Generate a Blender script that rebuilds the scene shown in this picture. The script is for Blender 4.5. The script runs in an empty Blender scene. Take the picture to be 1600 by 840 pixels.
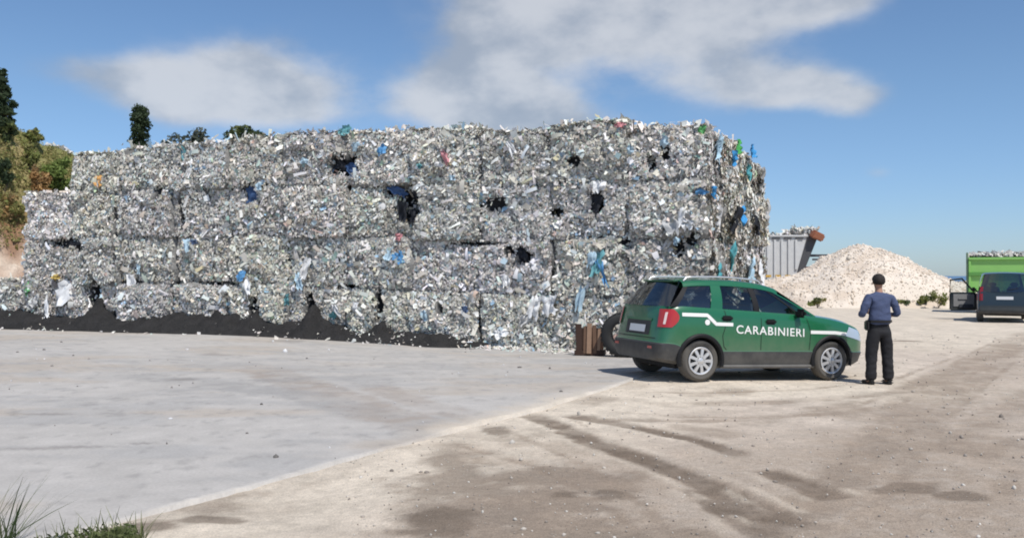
import bpy, bmesh, math, random
import numpy as np
from mathutils import Vector, Matrix, Euler
from mathutils.bvhtree import BVHTree

R = math.radians
random.seed(7)
rng = np.random.default_rng(7)
scene = bpy.context.scene
COL = scene.collection

# ------------------------------------------------------------------ camera
CAM_H, FPX, HOR = 1.72, 1400.0, 430.0          # eye height, focal length and horizon row of the 1600 px wide photo
cam_d = bpy.data.cameras.new("camera")
cam_d.sensor_width = 36.0
cam_d.lens = FPX / 1600 * 36.0
cam_d.clip_start = 0.05
cam_d.clip_end = 60000
cam = bpy.data.objects.new("camera", cam_d)
COL.objects.link(cam)
cam.location = (0, 0, CAM_H)
cam.rotation_euler = (R(90) + math.atan(10 / FPX), 0, 0)
scene.camera = cam

# ------------------------------------------------------------------ exposure
scene.view_settings.view_transform = 'Standard'
scene.view_settings.look = 'None'
scene.view_settings.gamma = 1.0
scene.view_settings.exposure = 0.02
scene.cycles.max_bounces = 6
scene.cycles.transparent_max_bounces = 12
scene.cycles.filter_width = 1.9

# ------------------------------------------------------------------ sun
SUN_AZ, SUN_EL = 150.0, 57.0                   # azimuth clockwise from the view direction (+Y)
sd = bpy.data.lights.new("sun", 'SUN')
sd.energy = 4.2
sd.angle = R(0.55)
sd.color = (1.0, 0.955, 0.89)
sun = bpy.data.objects.new("sun", sd)
COL.objects.link(sun)
to_sun = Vector((math.sin(R(SUN_AZ)) * math.cos(R(SUN_EL)), math.cos(R(SUN_AZ)) * math.cos(R(SUN_EL)), math.sin(R(SUN_EL))))
sun.rotation_euler = to_sun.to_track_quat('Z', 'Y').to_euler()
sun.location = to_sun * 50

# ------------------------------------------------------------------ world: nishita sky with clouds laid out by direction
world = bpy.data.worlds.new("World")
scene.world = world
world.use_nodes = True
wt = world.node_tree
wt.nodes.clear()


class NT:
    """tiny helper for node trees"""
    def __init__(s, t): s.t = t
    def n(s, typ, **kw):
        nd = s.t.nodes.new(typ)
        for k, v in kw.items(): setattr(nd, k, v)
        return nd
    def l(s, a, b): s.t.links.new(a, b)
    def put(s, sock, v):
        if hasattr(v, 'is_output') or isinstance(v, bpy.types.NodeSocket): s.l(v, sock)
        else: sock.default_value = v
    def m(s, op, a, b=None, c=None, clamp=False):
        nd = s.n('ShaderNodeMath', operation=op, use_clamp=clamp)
        s.put(nd.inputs[0], a)
        if b is not None: s.put(nd.inputs[1], b)
        if c is not None: s.put(nd.inputs[2], c)
        return nd.outputs[0]
    def smooth(s, v, a, b):
        nd = s.n('ShaderNodeMapRange', interpolation_type='SMOOTHSTEP')
        s.put(nd.inputs[0], v); nd.inputs[1].default_value = a; nd.inputs[2].default_value = b
        return nd.outputs[0]
    def noise(s, vec, scale, detail=4, rough=0.55, dist=0.0):
        nd = s.n('ShaderNodeTexNoise')
        if vec is not None: s.l(vec, nd.inputs['Vector'])
        nd.inputs['Scale'].default_value = scale
        nd.inputs['Detail'].default_value = detail
        nd.inputs['Roughness'].default_value = rough
        nd.inputs['Distortion'].default_value = dist
        return nd.outputs[0]
    def mix(s, f, a, b, blend='MIX'):
        nd = s.n('ShaderNodeMix', data_type='RGBA', blend_type=blend)
        s.put(nd.inputs[0], f)
        for k, v in ((6, a), (7, b)):
            if isinstance(v, (tuple, list)): nd.inputs[k].default_value = (*v[:3], 1)
            else: s.l(v, nd.inputs[k])
        return nd.outputs[2]


W = NT(wt)
SKY_STR = 0.108
sky = W.n('ShaderNodeTexSky', sky_type='NISHITA')
sky.sun_disc = False
sky.sun_elevation = R(SUN_EL)
sky.sun_rotation = R(SUN_AZ)
sky.altitude = 300
sky.air_density = 1.0
sky.dust_density = 0.4
sky.ozone_density = 2.2
tc = W.n('ShaderNodeTexCoord')
sep = W.n('ShaderNodeSeparateXYZ')
W.l(tc.outputs['Generated'], sep.inputs[0])
az = W.m('ARCTAN2', sep.outputs[0], sep.outputs[1])
el = W.m('ARCSINE', sep.outputs[2])
blobs = [  # px, py, radius x, radius y (photo pixels), weight
    (415, 120, 118, 68, 1.0), (280, 138, 140, 58, .85), (480, 150, 70, 40, .55), (150, 112, 110, 26, .62), (370, 168, 150, 28, .55),
    (740, 125, 100, 52, 1.0), (800, 165, 150, 48, 1.0), (900, 195, 100, 22, .45), (670, 165, 90, 40, .45),
    (790, 30, 100, 62, 1.0), (930, 50, 170, 48, 1.15), (1090, 18, 190, 44, 1.1), (1270, 8, 110, 30, .75), (1120, 105, 130, 48, .85),
    (1230, 140, 130, 34, .9), (1330, 158, 62, 30, .85), (1000, -70, 330, 80, 1.0), (1371, 270, 30, 14, .40),
]
dens = None
for px, py, rx, ry, wgt in blobs:
    a0 = math.atan((px - 800) / FPX)
    e0 = math.atan((HOR - py) / FPX * math.cos(a0))
    dx = W.m('DIVIDE', W.m('SUBTRACT', az, a0), rx / FPX * math.cos(a0) ** 2)
    dy = W.m('DIVIDE', W.m('SUBTRACT', el, e0), ry / FPX * math.cos(a0))
    r2 = W.m('ADD', W.m('MULTIPLY', dx, dx), W.m('MULTIPLY', dy, dy))
    g = W.m('MULTIPLY', W.m('EXPONENT', W.m('MULTIPLY', r2, -0.98)), wgt)
    dens = g if dens is None else W.m('ADD', dens, g)
cvec = W.n('ShaderNodeMapping'); W.l(tc.outputs['Generated'], cvec.inputs[0]); cvec.inputs['Scale'].default_value = (1, .55, 1.7); cvec.inputs['Rotation'].default_value = (.0, .12, .3)
nz = W.noise(cvec.outputs[0], 10.0, 9, 0.58, 0.0)
nb = W.noise(tc.outputs['Generated'], 3.0, 5, 0.55, 0.0)
outside = W.smooth(W.m('ABSOLUTE', az), 0.62, 0.95)      # the same broken cloud carries on round the rest of the sky
above = W.smooth(el, 0.40, 0.62)
outm = W.m('MAXIMUM', outside, above)
gen = W.m('MULTIPLY', W.m('MULTIPLY', W.smooth(nb, 0.44, 0.66), W.smooth(el, 0.02, 0.12)), W.m('MULTIPLY', outm, 0.9))
field = W.m('ADD', W.m('MAXIMUM', dens, gen), W.m('MULTIPLY', W.m('SUBTRACT', nz, 0.5), 1.65))
cl = W.m('MULTIPLY', W.smooth(field, 0.12, 1.05), W.m('MULTIPLY_ADD', W.smooth(W.m('MAXIMUM', dens, gen), 0.08, 0.75), 0.76, 0.02))
shade = W.noise(cvec.outputs[0], 8.0, 5, 0.55, 0.0)
ccol = W.mix(W.smooth(shade, 0.36, 0.66), (3.5, 3.9, 4.5), (6.3, 6.4, 6.6))
bg1 = W.n('ShaderNodeBackground'); bg1.inputs[1].default_value = SKY_STR
lowc = W.mix(W.smooth(el, 0.0, 0.22), (0.66, 0.83, 1.15), (0.81, 0.94, 1.07))
skt = W.mix(1.0, sky.outputs[0], lowc, 'MULTIPLY')
W.l(skt, bg1.inputs[0])
bg2 = W.n('ShaderNodeBackground'); bg2.inputs[1].default_value = SKY_STR
W.l(ccol, bg2.inputs[0])
mx = W.n('ShaderNodeMixShader')
W.l(cl, mx.inputs[0]); W.l(bg1.outputs[0], mx.inputs[1]); W.l(bg2.outputs[0], mx.inputs[2])
wo = W.n('ShaderNodeOutputWorld')
W.l(mx.outputs[0], wo.inputs[0])


# ------------------------------------------------------------------ helpers
def at(px, py, Y):
    """photo pixel at distance Y -> point of the place"""
    return Vector(((px - 800) / FPX * Y, Y, CAM_H + (HOR - py) / FPX * Y))


def gpt(px, py):
    """photo pixel on level ground"""
    d = CAM_H * FPX / (py - HOR)
    return ((px - 800) / FPX * d, d)


def sstep(a, b, x):
    t = np.clip((x - a) / (b - a), 0, 1)
    return t * t * (3 - 2 * t)


def _hash(ix, iy, seed):
    h = (ix.astype(np.int64) * 374761393 + iy.astype(np.int64) * 668265263 + seed * 1442695041) & 0xFFFFFFFF
    h = ((h ^ (h >> 13)) * 1274126177) & 0xFFFFFFFF
    return ((h ^ (h >> 16)) & 0xFFFF) / 65535.0


def vnoise(x, y, seed=0):
    x = np.asarray(x, float); y = np.asarray(y, float)
    ix, iy = np.floor(x), np.floor(y)
    fx, fy = x - ix, y - iy
    fx = fx * fx * (3 - 2 * fx); fy = fy * fy * (3 - 2 * fy)
    a = _hash(ix, iy, seed); b = _hash(ix + 1, iy, seed); c = _hash(ix, iy + 1, seed); d = _hash(ix + 1, iy + 1, seed)
    return (a * (1 - fx) + b * fx) * (1 - fy) + (c * (1 - fx) + d * fx) * fy


def fbm(x, y, seed=0, o=4):
    s, a, t = 0, 1, 0
    for k in range(o):
        s = s + a * vnoise(np.asarray(x) * 2 ** k, np.asarray(y) * 2 ** k, seed + 17 * k); t += a; a *= .55
    return s / t


def mesh_np(name, V, F, cols=None, smooth=False):
    """mesh from arrays; F is an (n,3) or (n,4) array or a list of faces"""
    me = bpy.data.meshes.new(name)
    V = np.asarray(V, np.float32)
    if isinstance(F, np.ndarray):
        me.vertices.add(len(V)); me.vertices.foreach_set('co', V.ravel())
        k = F.shape[1]
        me.loops.add(F.size); me.loops.foreach_set('vertex_index', F.astype(np.int32).ravel())
        me.polygons.add(len(F))
        me.polygons.foreach_set('loop_start', np.arange(0, F.size, k, dtype=np.int32))
        me.update(calc_edges=True); me.validate()
    else:
        me.from_pydata([tuple(map(float, v)) for v in V], [], F); me.update()
    if cols is not None:
        at_ = me.color_attributes.new('Col', 'FLOAT_COLOR', 'POINT')
        c = np.ones((len(V), 4), np.float32); c[:, :3] = cols
        at_.data.foreach_set('color', c.ravel())
    if smooth: me.polygons.foreach_set('use_smooth', [True] * len(me.polygons))
    return me


def link(name, me, mat=None, parent=None, **props):
    o = bpy.data.objects.new(name, me)
    COL.objects.link(o)
    if mat is not None and me is not None and not me.materials:
        me.materials.append(mat)
    if parent is not None: o.parent = parent
    for k, v in props.items(): o[k] = v
    return o


def empty(name, label, cat, loc=(0, 0, 0), rot=(0, 0, 0), group=None):
    o = link(name, None, label=label, category=cat)
    o.location = loc; o.rotation_euler = rot
    o.empty_display_size = 0.2
    if group: o['group'] = group
    return o


class MB:
    """collects shapes into one mesh"""
    def __init__(s): s.V = []; s.F = []; s.MI = []
    def add(s, vs, fs, mi=0):
        b = len(s.V); s.V += [tuple(v) for v in vs]; s.F += [[i + b for i in f] for f in fs]; s.MI += [mi] * len(fs)
        return s
    def box(s, c, d, rot=None, bev=0.0, mi=0):
        x, y, z = d[0] / 2, d[1] / 2, d[2] / 2
        bm = bmesh.new()
        bmesh.ops.create_cube(bm, size=1)
        for v in bm.verts: v.co = Vector((v.co.x * d[0], v.co.y * d[1], v.co.z * d[2]))
        if bev > 0: bmesh.ops.bevel(bm, geom=bm.edges[:], offset=bev, segments=2, affect='EDGES')
        M = Matrix.Translation(Vector(c)) @ (rot.to_matrix().to_4x4() if rot is not None else Matrix())
        bm.verts.index_update()
        s.add([M @ v.co for v in bm.verts], [[v.index for v in f.verts] for f in bm.faces], mi)
        bm.free(); return s
    def tube(s, pts, rads, n=8, caps=True, mi=0):
        pts = [Vector(p) for p in pts]
        if not isinstance(rads, (list, tuple)): rads = [rads] * len(pts)
        vs, fs = [], []
        for i, p in enumerate(pts):
            d = (pts[min(i + 1, len(pts) - 1)] - pts[max(i - 1, 0)]).normalized()
            u = d.cross(Vector((0, 0, 1)) if abs(d.z) < .9 else Vector((1, 0, 0))).normalized(); w = d.cross(u)
            for k in range(n):
                a = 2 * math.pi * k / n
                vs.append(p + (u * math.cos(a) + w * math.sin(a)) * rads[i])
        for i in range(len(pts) - 1):
            for k in range(n):
                fs.append([i * n + k, i * n + (k + 1) % n, (i + 1) * n + (k + 1) % n, (i + 1) * n + k])
        if caps: fs.append(list(range(n))[::-1]); fs.append([(len(pts) - 1) * n + k for k in range(n)])
        return s.add(vs, fs, mi)
    def lathe(s, prof, n=32, axis='y', c=(0, 0, 0), mi=0):
        """prof: (radius, offset along axis)"""
        vs, fs = [], []
        for r, h in prof:
            for k in range(n):
                a = 2 * math.pi * k / n
                p = {'y': (r * math.cos(a), h, r * math.sin(a)), 'z': (r * math.cos(a), r * math.sin(a), h), 'x': (h, r * math.cos(a), r * math.sin(a))}[axis]
                vs.append((p[0] + c[0], p[1] + c[1], p[2] + c[2]))
        for i in range(len(prof) - 1):
            for k in range(n): fs.append([i * n + k, i * n + (k + 1) % n, (i + 1) * n + (k + 1) % n, (i + 1) * n + k])
        return s.add(vs, fs, mi)
    def grid(s, P, mi=0, flip=False):
        """P: rows of points"""
        n, m = len(P), len(P[0])
        vs = [p for r in P for p in r]
        fs = [[i * m + j, i * m + j + 1, (i + 1) * m + j + 1, (i + 1) * m + j] for i in range(n - 1) for j in range(m - 1)]
        if flip: fs = [f[::-1] for f in fs]
        return s.add(vs, fs, mi)
    def mesh(s, name, smooth=0, mats=None):
        me = bpy.data.meshes.new(name)
        me.from_pydata([tuple(map(float, v)) for v in s.V], [], s.F); me.update()
        bm = bmesh.new(); bm.from_mesh(me); bmesh.ops.recalc_face_normals(bm, faces=bm.faces[:]); bm.to_mesh(me); bm.free()
        if mats:
            for m in mats: me.materials.append(m)
            me.polygons.foreach_set('material_index', s.MI)
        if smooth:
            me.polygons.foreach_set('use_smooth', [True] * len(me.polygons)); me.set_sharp_from_angle(angle=R(smooth))
        return me
    def obj(s, name, mat, parent=None, smooth=0, **props):
        return link(name, s.mesh(name, smooth), mat, parent, **props)


# ------------------------------------------------------------------ materials
MATS = {}


def mat(name, col=(.5, .5, .5), rough=.6, metal=0.0, spec=.5, attr=False, var=0.0, vscale=8.0, bump=0.0, bscale=40.0, var2=0.0, v2scale=90.0, coat=0.0, dirt=None, sheen=0.0, transl=0.0):
    if name in MATS: return MATS[name]
    m = bpy.data.materials.new(name); m.use_nodes = True
    t = m.node_tree; b = t.nodes['Principled BSDF']; N = NT(t)
    tcn = N.n('ShaderNodeTexCoord'); vec = tcn.outputs['Object']
    if attr:
        a = N.n('ShaderNodeVertexColor', layer_name='Col'); c = a.outputs[0]
    else:
        c = None
    base = c if c is not None else (*col, 1)
    if var or var2:
        f = None
        for amt, sc in ((var, vscale), (var2, v2scale)):
            if not amt: continue
            k = N.m('MULTIPLY_ADD', N.m('SUBTRACT', N.noise(vec, sc, 5, .6), .5), 2 * amt, 1.0)
            f = k if f is None else N.m('MULTIPLY', f, k)
        cb = N.n('ShaderNodeCombineColor')
        for i in range(3): N.l(f, cb.inputs[i])
        base = N.mix(1.0, c if c is not None else col, cb.outputs[0], 'MULTIPLY')
    if dirt:  # (colour, top height, strength): dust thrown up from the ground, object space
        sp = N.n('ShaderNodeSeparateXYZ'); N.l(vec, sp.inputs[0])
        f = N.smooth(N.m('ADD', sp.outputs[2], N.m('MULTIPLY', N.m('SUBTRACT', N.noise(vec, 5, 5, .65), .5), .5)), dirt[1], 0.1)
        f = N.m('MULTIPLY', f, dirt[2])
        base = N.mix(f, base if not isinstance(base, tuple) else base, dirt[0])
    if isinstance(base, tuple): b.inputs['Base Color'].default_value = base
    else: N.l(base, b.inputs['Base Color'])
    b.inputs['Roughness'].default_value = rough
    b.inputs['Metallic'].default_value = metal
    b.inputs['Specular IOR Level'].default_value = spec
    b.inputs['Coat Weight'].default_value = coat
    b.inputs['Coat Roughness'].default_value = .08
    if bump:
        bp = N.n('ShaderNodeBump'); bp.inputs['Strength'].default_value = 1.0; bp.inputs['Distance'].default_value = bump
        N.l(N.noise(vec, bscale, 5, .65), bp.inputs['Height']); N.l(bp.outputs[0], b.inputs['Normal'])
    if transl:
        tr = N.n('ShaderNodeBsdfTranslucent')
        if isinstance(base, tuple): tr.inputs[0].default_value = base
        else: N.l(base, tr.inputs[0])
        ms = N.n('ShaderNodeMixShader'); ms.inputs[0].default_value = transl
        N.l(b.outputs[0], ms.inputs[1]); N.l(tr.outputs[0], ms.inputs[2])
        N.l(ms.outputs[0], t.nodes['Material Output'].inputs[0])
    MATS[name] = m
    return m


def glass_mat(name, tint, base=.08):
    m = bpy.data.materials.new(name); m.use_nodes = True
    t = m.node_tree; N = NT(t)
    t.nodes.remove(t.nodes['Principled BSDF'])
    tr = N.n('ShaderNodeBsdfTransparent'); tr.inputs[0].default_value = (*tint, 1)
    gl = N.n('ShaderNodeBsdfGlossy'); gl.inputs['Roughness'].default_value = .03; gl.inputs[0].default_value = (.95, .97, 1, 1)
    fr = N.n('ShaderNodeFresnel'); fr.inputs[0].default_value = 1.5
    f = N.m('ADD', fr.outputs[0], base, clamp=True)
    ms = N.n('ShaderNodeMixShader'); N.l(f, ms.inputs[0]); N.l(tr.outputs[0], ms.inputs[1]); N.l(gl.outputs[0], ms.inputs[2])
    N.l(ms.outputs[0], t.nodes['Material Output'].inputs[0])
    return m


m_dirt = mat('dirt ground', attr=True, rough=.95, spec=.15, var=.28, vscale=14, var2=.55, v2scale=70, bump=.018, bscale=45)
m_slab = mat('concrete slab', attr=True, rough=.85, spec=.25, var=.13, vscale=2.2, var2=.22, v2scale=38, bump=.004, bscale=60)
m_core = mat('pressed plastic core', attr=True, rough=.75, spec=.3, var=.35, vscale=9, var2=.5, v2scale=28, bump=.05, bscale=14)
m_scrap = mat('plastic scraps', attr=True, rough=.65, spec=.2, var2=.12, v2scale=60)
m_soil = mat('black soil', col=(.032, .031, .031), rough=.95, spec=.15, var=.6, vscale=3, var2=.8, v2scale=40, bump=.06, bscale=14)
m_rubble = mat('limestone rubble', attr=True, rough=.95, spec=.15, var=.08, vscale=1.2, var2=.15, v2scale=14)
m_leaf = mat('leaves', attr=True, rough=.7, spec=.2, transl=.35)
m_bark = mat('bark', (.09, .07, .05), .95, var=.3, vscale=6, bump=.02, bscale=25)
m_hill = mat('hill earth', attr=True, rough=.95, spec=.15, var=.25, vscale=1.3, var2=.35, v2scale=9, bump=.12, bscale=4)
m_green = mat('green car paint', (.012, .125, .052), .28, coat=.8, dirt=((.24, .22, .17), .9, .42), var=.06)
m_clad = mat('dark car plastic', (.035, .036, .038), .6, dirt=((.20, .19, .17), .60, .55), var=.1)
m_blk = mat('black trim', (.012, .012, .013), .6, spec=.25)
m_tyre = mat('tyre rubber', (.03, .029, .028), .85, var=.2, vscale=20, dirt=((.22, .2, .17), .3, .35))
m_tyre2 = mat('worn tyre rubber', (.03, .03, .03), .85, var=.25, vscale=9)
m_rim = mat('alloy rim', (.62, .62, .62), .35, metal=.5, var=.15, vscale=30)
m_silver = mat('silver rail', (.7, .7, .7), .3, metal=.7)
m_white = mat('white stripe', (.8, .8, .78), .45, dirt=((.4, .38, .34), .9, .3))
m_red = mat('red lamp lens', (.42, .022, .02), .15, coat=.6, spec=.6)
m_pale = mat('pale lamp lens', (.75, .62, .58), .15, coat=.6)
m_lens = mat('headlamp glass', (.38, .46, .56), .12, coat=.6)
m_plate = mat('number plate', (.62, .64, .66), .4)
m_seat = mat('seat fabric', (.05, .055, .065), .9)
m_glass = glass_mat('side glass', (.62, .68, .66), .04)
m_glassd = glass_mat('tinted glass', (.20, .24, .26))
m_vpaint = mat('dark teal paint', (.016, .026, .034), .3, coat=.6, dirt=((.2, .19, .17), .7, .25))
m_tgrey = mat('grey trailer steel', (.56, .56, .55), .55, metal=.15, var=.15, vscale=2.5, var2=.1, v2scale=30)
m_rust = mat('rust red steel', (.13, .03, .022), .8, var=.35, vscale=5)
m_dsteel = mat('dark steel', (.06, .06, .065), .6, var=.2)
m_tgreen = mat('light green steel', (.25, .52, .14), .5, var=.12, vscale=1.5)
m_orange = mat('orange plastic', (.34, .13, .07), .7, var=.3, vscale=4)
m_yellow = mat('amber reflector', (.55, .33, .05), .4)
m_wood1 = mat('dark brown wood', (.045, .022, .014), .85, var=.3, vscale=12)
m_wood2 = mat('tan wood', (.30, .19, .125), .85, var=.2, vscale=12)
m_wood3 = mat('brown wood', (.14, .08, .05), .85, var=.3, vscale=12)
m_skin = mat('skin', (.40, .22, .15), .55)
m_shirt = mat('navy blue shirt', (.055, .075, .15), .85, var=.12, vscale=10, bump=.012, bscale=18)
m_trou = mat('black trousers', (.011, .011, .014), .85, var=.15, vscale=10, bump=.012, bscale=14)
m_hair = mat('dark hair', (.016, .012, .010), .8, bump=.004, bscale=120)
m_leather = mat('black leather', (.012, .011, .011), .4)
m_sea = mat('sea water', (.10, .19, .31), .45, bump=.1, bscale=.05)


# ------------------------------------------------------------------ ground shape
CORNER = Vector((4.1, 19.3)); E1 = Vector((-.944, .33)).normalized(); E2 = Vector((.45, .893)).normalized()
EDGE_A = np.array([-2.7, 6.3]); ED = np.array([.4985, .8669]); EN = np.array([-.8669, .4985])    # slab edge: start, along, to the slab side


def common(x, y):
    """broad rise of the yard"""
    x = np.asarray(x, float); y = np.asarray(y, float)
    rise = .21 * sstep(1.5, -8, x) * sstep(9, 22, y)
    bump = .058 * np.exp(-(((x - 2.5) / 1.5) ** 2 + ((y - 14.6) / 1.7) ** 2)) - .035 * np.exp(-(((x - 5.3) / 1.0) ** 2 + ((y - 15.4) / 1.2) ** 2))
    return rise + bump


def slab_z(x, y): return common(x, y) + .02


def slab_q(x, y):
    return (np.asarray(x) - EDGE_A[0]) * EN[0] + (np.asarray(y) - EDGE_A[1]) * EN[1]


def slab_t(x, y):
    return (np.asarray(x) - EDGE_A[0]) * ED[0] + (np.asarray(y) - EDGE_A[1]) * ED[1]


def poly_dist(x, y, pts):
    """distance to a polyline given in photo pixels, and the place along it (0..1)"""
    P = [np.array(gpt(*p)) for p in pts]
    best = np.full(x.shape, 1e9); along = np.zeros(x.shape)
    L = [np.linalg.norm(P[i + 1] - P[i]) for i in range(len(P) - 1)]; T = sum(L); acc = 0
    for i in range(len(P) - 1):
        a, d = P[i], P[i + 1] - P[i]
        t = np.clip(((x - a[0]) * d[0] + (y - a[1]) * d[1]) / (d @ d), 0, 1)
        ds = np.hypot(x - a[0] - t * d[0], y - a[1] - t * d[1])
        k = ds < best
        best = np.where(k, ds, best); along = np.where(k, (acc + t * L[i]) / T, along); acc += L[i]
    return best, along


def track(x, y, pts, w, seed, patch=.5, fade=.08):
    d, s = poly_dist(x, y, pts)
    n = fbm(x * 2.2, y * 2.2, seed)
    d = d + (fbm(x * 6, y * 6, seed + 3, 4) - .5) * w * .8
    m = sstep(w * 1.1, w * .5, d) * sstep(0, fade, s) * sstep(1, 1 - fade, s)
    return m * (1 - patch + patch * sstep(.35, .62, n))


def blob(x, y, px, py, rx, ry, seed):
    """soft patch, photo pixels at its centre and metres across"""
    c = gpt(px, py)
    r = np.hypot((x - c[0]) / rx, (y - c[1]) / ry) + (fbm(x * 2.5, y * 2.5, seed, 5) - .5) * 1.5
    return sstep(1.05, .25, r)


TR = dict(
    a=([(880, 646), (1000, 668), (1090, 688), (1172, 714)], .17), a2=([(1190, 730), (1240, 750), (1310, 778)], .18),
    b=([(820, 642), (930, 690), (1030, 722), (1130, 765), (1270, 830)], .20), c=([(1085, 758), (1150, 800), (1205, 845)], .18),
    d=([(940, 632), (1080, 632), (1250, 626), (1400, 612), (1520, 560), (1600, 518)], .22), e=([(880, 655), (1100, 657), (1300, 645), (1420, 628)], .14),
    f=([(1330, 760), (1420, 660), (1480, 600), (1570, 545), (1640, 515)], .55), g=([(1500, 720), (1560, 660), (1640, 610)], .45),
    h=([(1180, 840), (1300, 760), (1390, 660), (1440, 600)], .3))
TR.update(
    i=([(1290, 800), (1400, 690), (1470, 620), (1560, 553), (1620, 525)], .07), j=([(1360, 800), (1440, 700), (1510, 625), (1590, 560)], .07), k=([(1240, 800), (1350, 690), (1420, 620), (1500, 560), (1570, 525)], .06),
    l=([(862, 640), (985, 700), (1110, 770), (1215, 845)], .055), m=([(700, 690), (830, 722), (950, 790), (1010, 845)], .07), n=([(780, 665), (905, 720), (1010, 790), (1060, 845)], .06),
    o=([(930, 640), (1050, 652), (1200, 650), (1340, 632), (1450, 595)], .06), p=([(960, 612), (1100, 615), (1260, 608), (1400, 590), (1510, 550)], .07), q=([(1560, 800), (1580, 720), (1640, 650)], .12))
dark_tracks = ('a', 'a2', 'b', 'c')


def dirt_fields(x, y):
    f = {}
    dk = np.zeros(x.shape); md = np.zeros(x.shape); rdg = np.zeros(x.shape)
    for i, (k, (pts, w)) in enumerate(TR.items()):
        m = track(x, y, pts, w, 31 + 7 * i, .35 if k in dark_tracks else .6)
        if k in dark_tracks:
            dk = np.maximum(dk, m)
            d, s = poly_dist(x, y, pts)
            rdg = np.maximum(rdg, np.exp(-((d - w * 1.3) / .05) ** 2) * sstep(0, .1, s) * sstep(1, .9, s))
        else: md = np.maximum(md, m)
    f['dark'], f['mid'], f['ridge'] = dk, md, rdg
    return f


def dirt_z(x, y):
    x = np.asarray(x, float); y = np.asarray(y, float)
    q = slab_q(x, y); t = slab_t(x, y)
    n = (fbm(x * .6, y * .6, 5) - .5) * .07 + (fbm(x * 4, y * 4, 6) - .5) * .022 * sstep(45, 8, y)
    near = np.exp(-(((x - 4.4) / 2.6) ** 2 + ((y - 14.5) / 1.6) ** 2))
    z = common(x, y) + n * (1 - .85 * near)
    inside = sstep(-.05, .25, q) * sstep(16.6, 16.0, t)
    return z - .14 * inside


# dirt ground: one sheet, fine near the camera, out to the cliff above the sea
xs = np.concatenate([np.linspace(-260, -24, 20), np.linspace(-22, -6, 36)[:-1], np.arange(-6, 14, .05), np.linspace(14, 40, 105), np.linspace(44, 320, 24)])
ys = [1.2]
while ys[-1] < 34: ys.append(ys[-1] + max(.03, .0056 * ys[-1]))
ys = np.concatenate([[-60, -20, -6, -1], ys, np.linspace(35.5, 70, 26), np.linspace(76, 150, 14)])
GX, GY = np.meshgrid(xs, ys)
gx, gy = GX.ravel(), GY.ravel()
fld = dirt_fields(gx, gy)
gzv = dirt_z(gx, gy) - .013 * fld['dark'] + .009 * fld['ridge'] - .006 * fld['mid']
cream = np.array([.64, .56, .455]); tan = np.array([.52, .44, .36]); pink = np.array([.54, .465, .39]); mud = np.array([.165, .128, .096]); brown = np.array([.285, .225, .172])
n1 = fbm(gx * .9, gy * .9, 41); n2 = fbm(gx * 3.1, gy * 3.1, 43); n3 = fbm(gx * 9, gy * 9, 44, 3)


def mixc(c, d, f): return c * (1 - f[:, None]) + d * f[:, None]


pxv = gx / np.maximum(gy, .5) * FPX + 800
c = np.repeat(tan[None], len(gx), 0)
c = mixc(c, pink, sstep(2.0, 5.0, gx) * .75)
qv = slab_q(gx, gy)
crm = sstep(-2.6, -.9, qv + (n1 - .5) * 1.6) * sstep(16, 12, gy) + sstep(11.5, 13.0, gy + (n1 - .5) * 1.5) * sstep(8.5, 5.5, gx + (n2 - .5)) * .9
c = mixc(c, cream, np.clip(crm, 0, 1) * .9)
far = sstep(19, 23, gy + (n1 - .5) * 4)
c = mixc(c, cream * .95, far * .85)
c = mixc(c, brown, .55 * sstep(.56, .74, n1) * (1 - far))
c = mixc(c, brown * 1.08, .62 * sstep(10.5, 7.2, gy + (n1 - .5) * 3) * sstep(-.9, .2, gx + (n2 - .5) * .8) * sstep(.25, .62, n2 * .6 + n3 * .4))
c = mixc(c, brown * 1.1, .5 * sstep(1.2, .3, poly_dist(gx, gy, [(1380, 840), (1440, 690), (1500, 610), (1600, 540)])[0] + (n1 - .5) * 1.2) * sstep(.2, .6, n3))
mudm = np.maximum.reduce([blob(gx, gy, 800, 790, 1.25, 1.25, 51), blob(gx, gy, 720, 730, .6, 1.5, 52), blob(gx, gy, 900, 745, 1.0, .8, 53), blob(gx, gy, 880, 850, 1.3, .8, 54)])
c = mixc(c, brown * .86, sstep(.1, .95, mudm + (n3 - .5) * .7) * .72)
dkp = np.maximum.reduce([blob(gx, gy, 690, 810, .32, .5, 61), blob(gx, gy, 960, 768, .38, .3, 62), blob(gx, gy, 880, 775, .22, .2, 63), blob(gx, gy, 775, 672, .2, .45, 64) , blob(gx, gy, 1430, 762, .42, .3, 65), blob(gx, gy, 1490, 775, .3, .25, 66), blob(gx, gy, 230, 822, .3, .16, 67), blob(gx, gy, 320, 810, .35, .14, 68), blob(gx, gy, 640, 830, .3, .2, 69), blob(gx, gy, 1420, 533, .55, .45, 70)])
c = mixc(c, mud, sstep(.2, .8, dkp + (n3 - .5) * .5) * .70)
c = mixc(c, brown, fld['mid'] * .62)
c = mixc(c, mud * 1.15, fld['dark'] * .95)
c = mixc(c, cream, fld['ridge'] * .45 * sstep(.35, .6, n2))
edge_strip = np.exp(-((qv + .22) / .16) ** 2) * sstep(8.6, 6.6, gy)
c = mixc(c, brown * .9, edge_strip * sstep(.3, .6, n2) * .8)
c = c * (.80 + .40 * n2[:, None]) * (.86 + .28 * n3[:, None])
nx = len(xs); ny = len(ys)
ii = (np.arange(ny - 1)[:, None] * nx + np.arange(nx - 1)[None]).ravel()
F = np.stack([ii, ii + 1, ii + 1 + nx, ii + nx], 1)
link('ground', mesh_np('ground', np.stack([gx, gy, gzv], 1), F, c, True), m_dirt, kind='structure')

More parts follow.
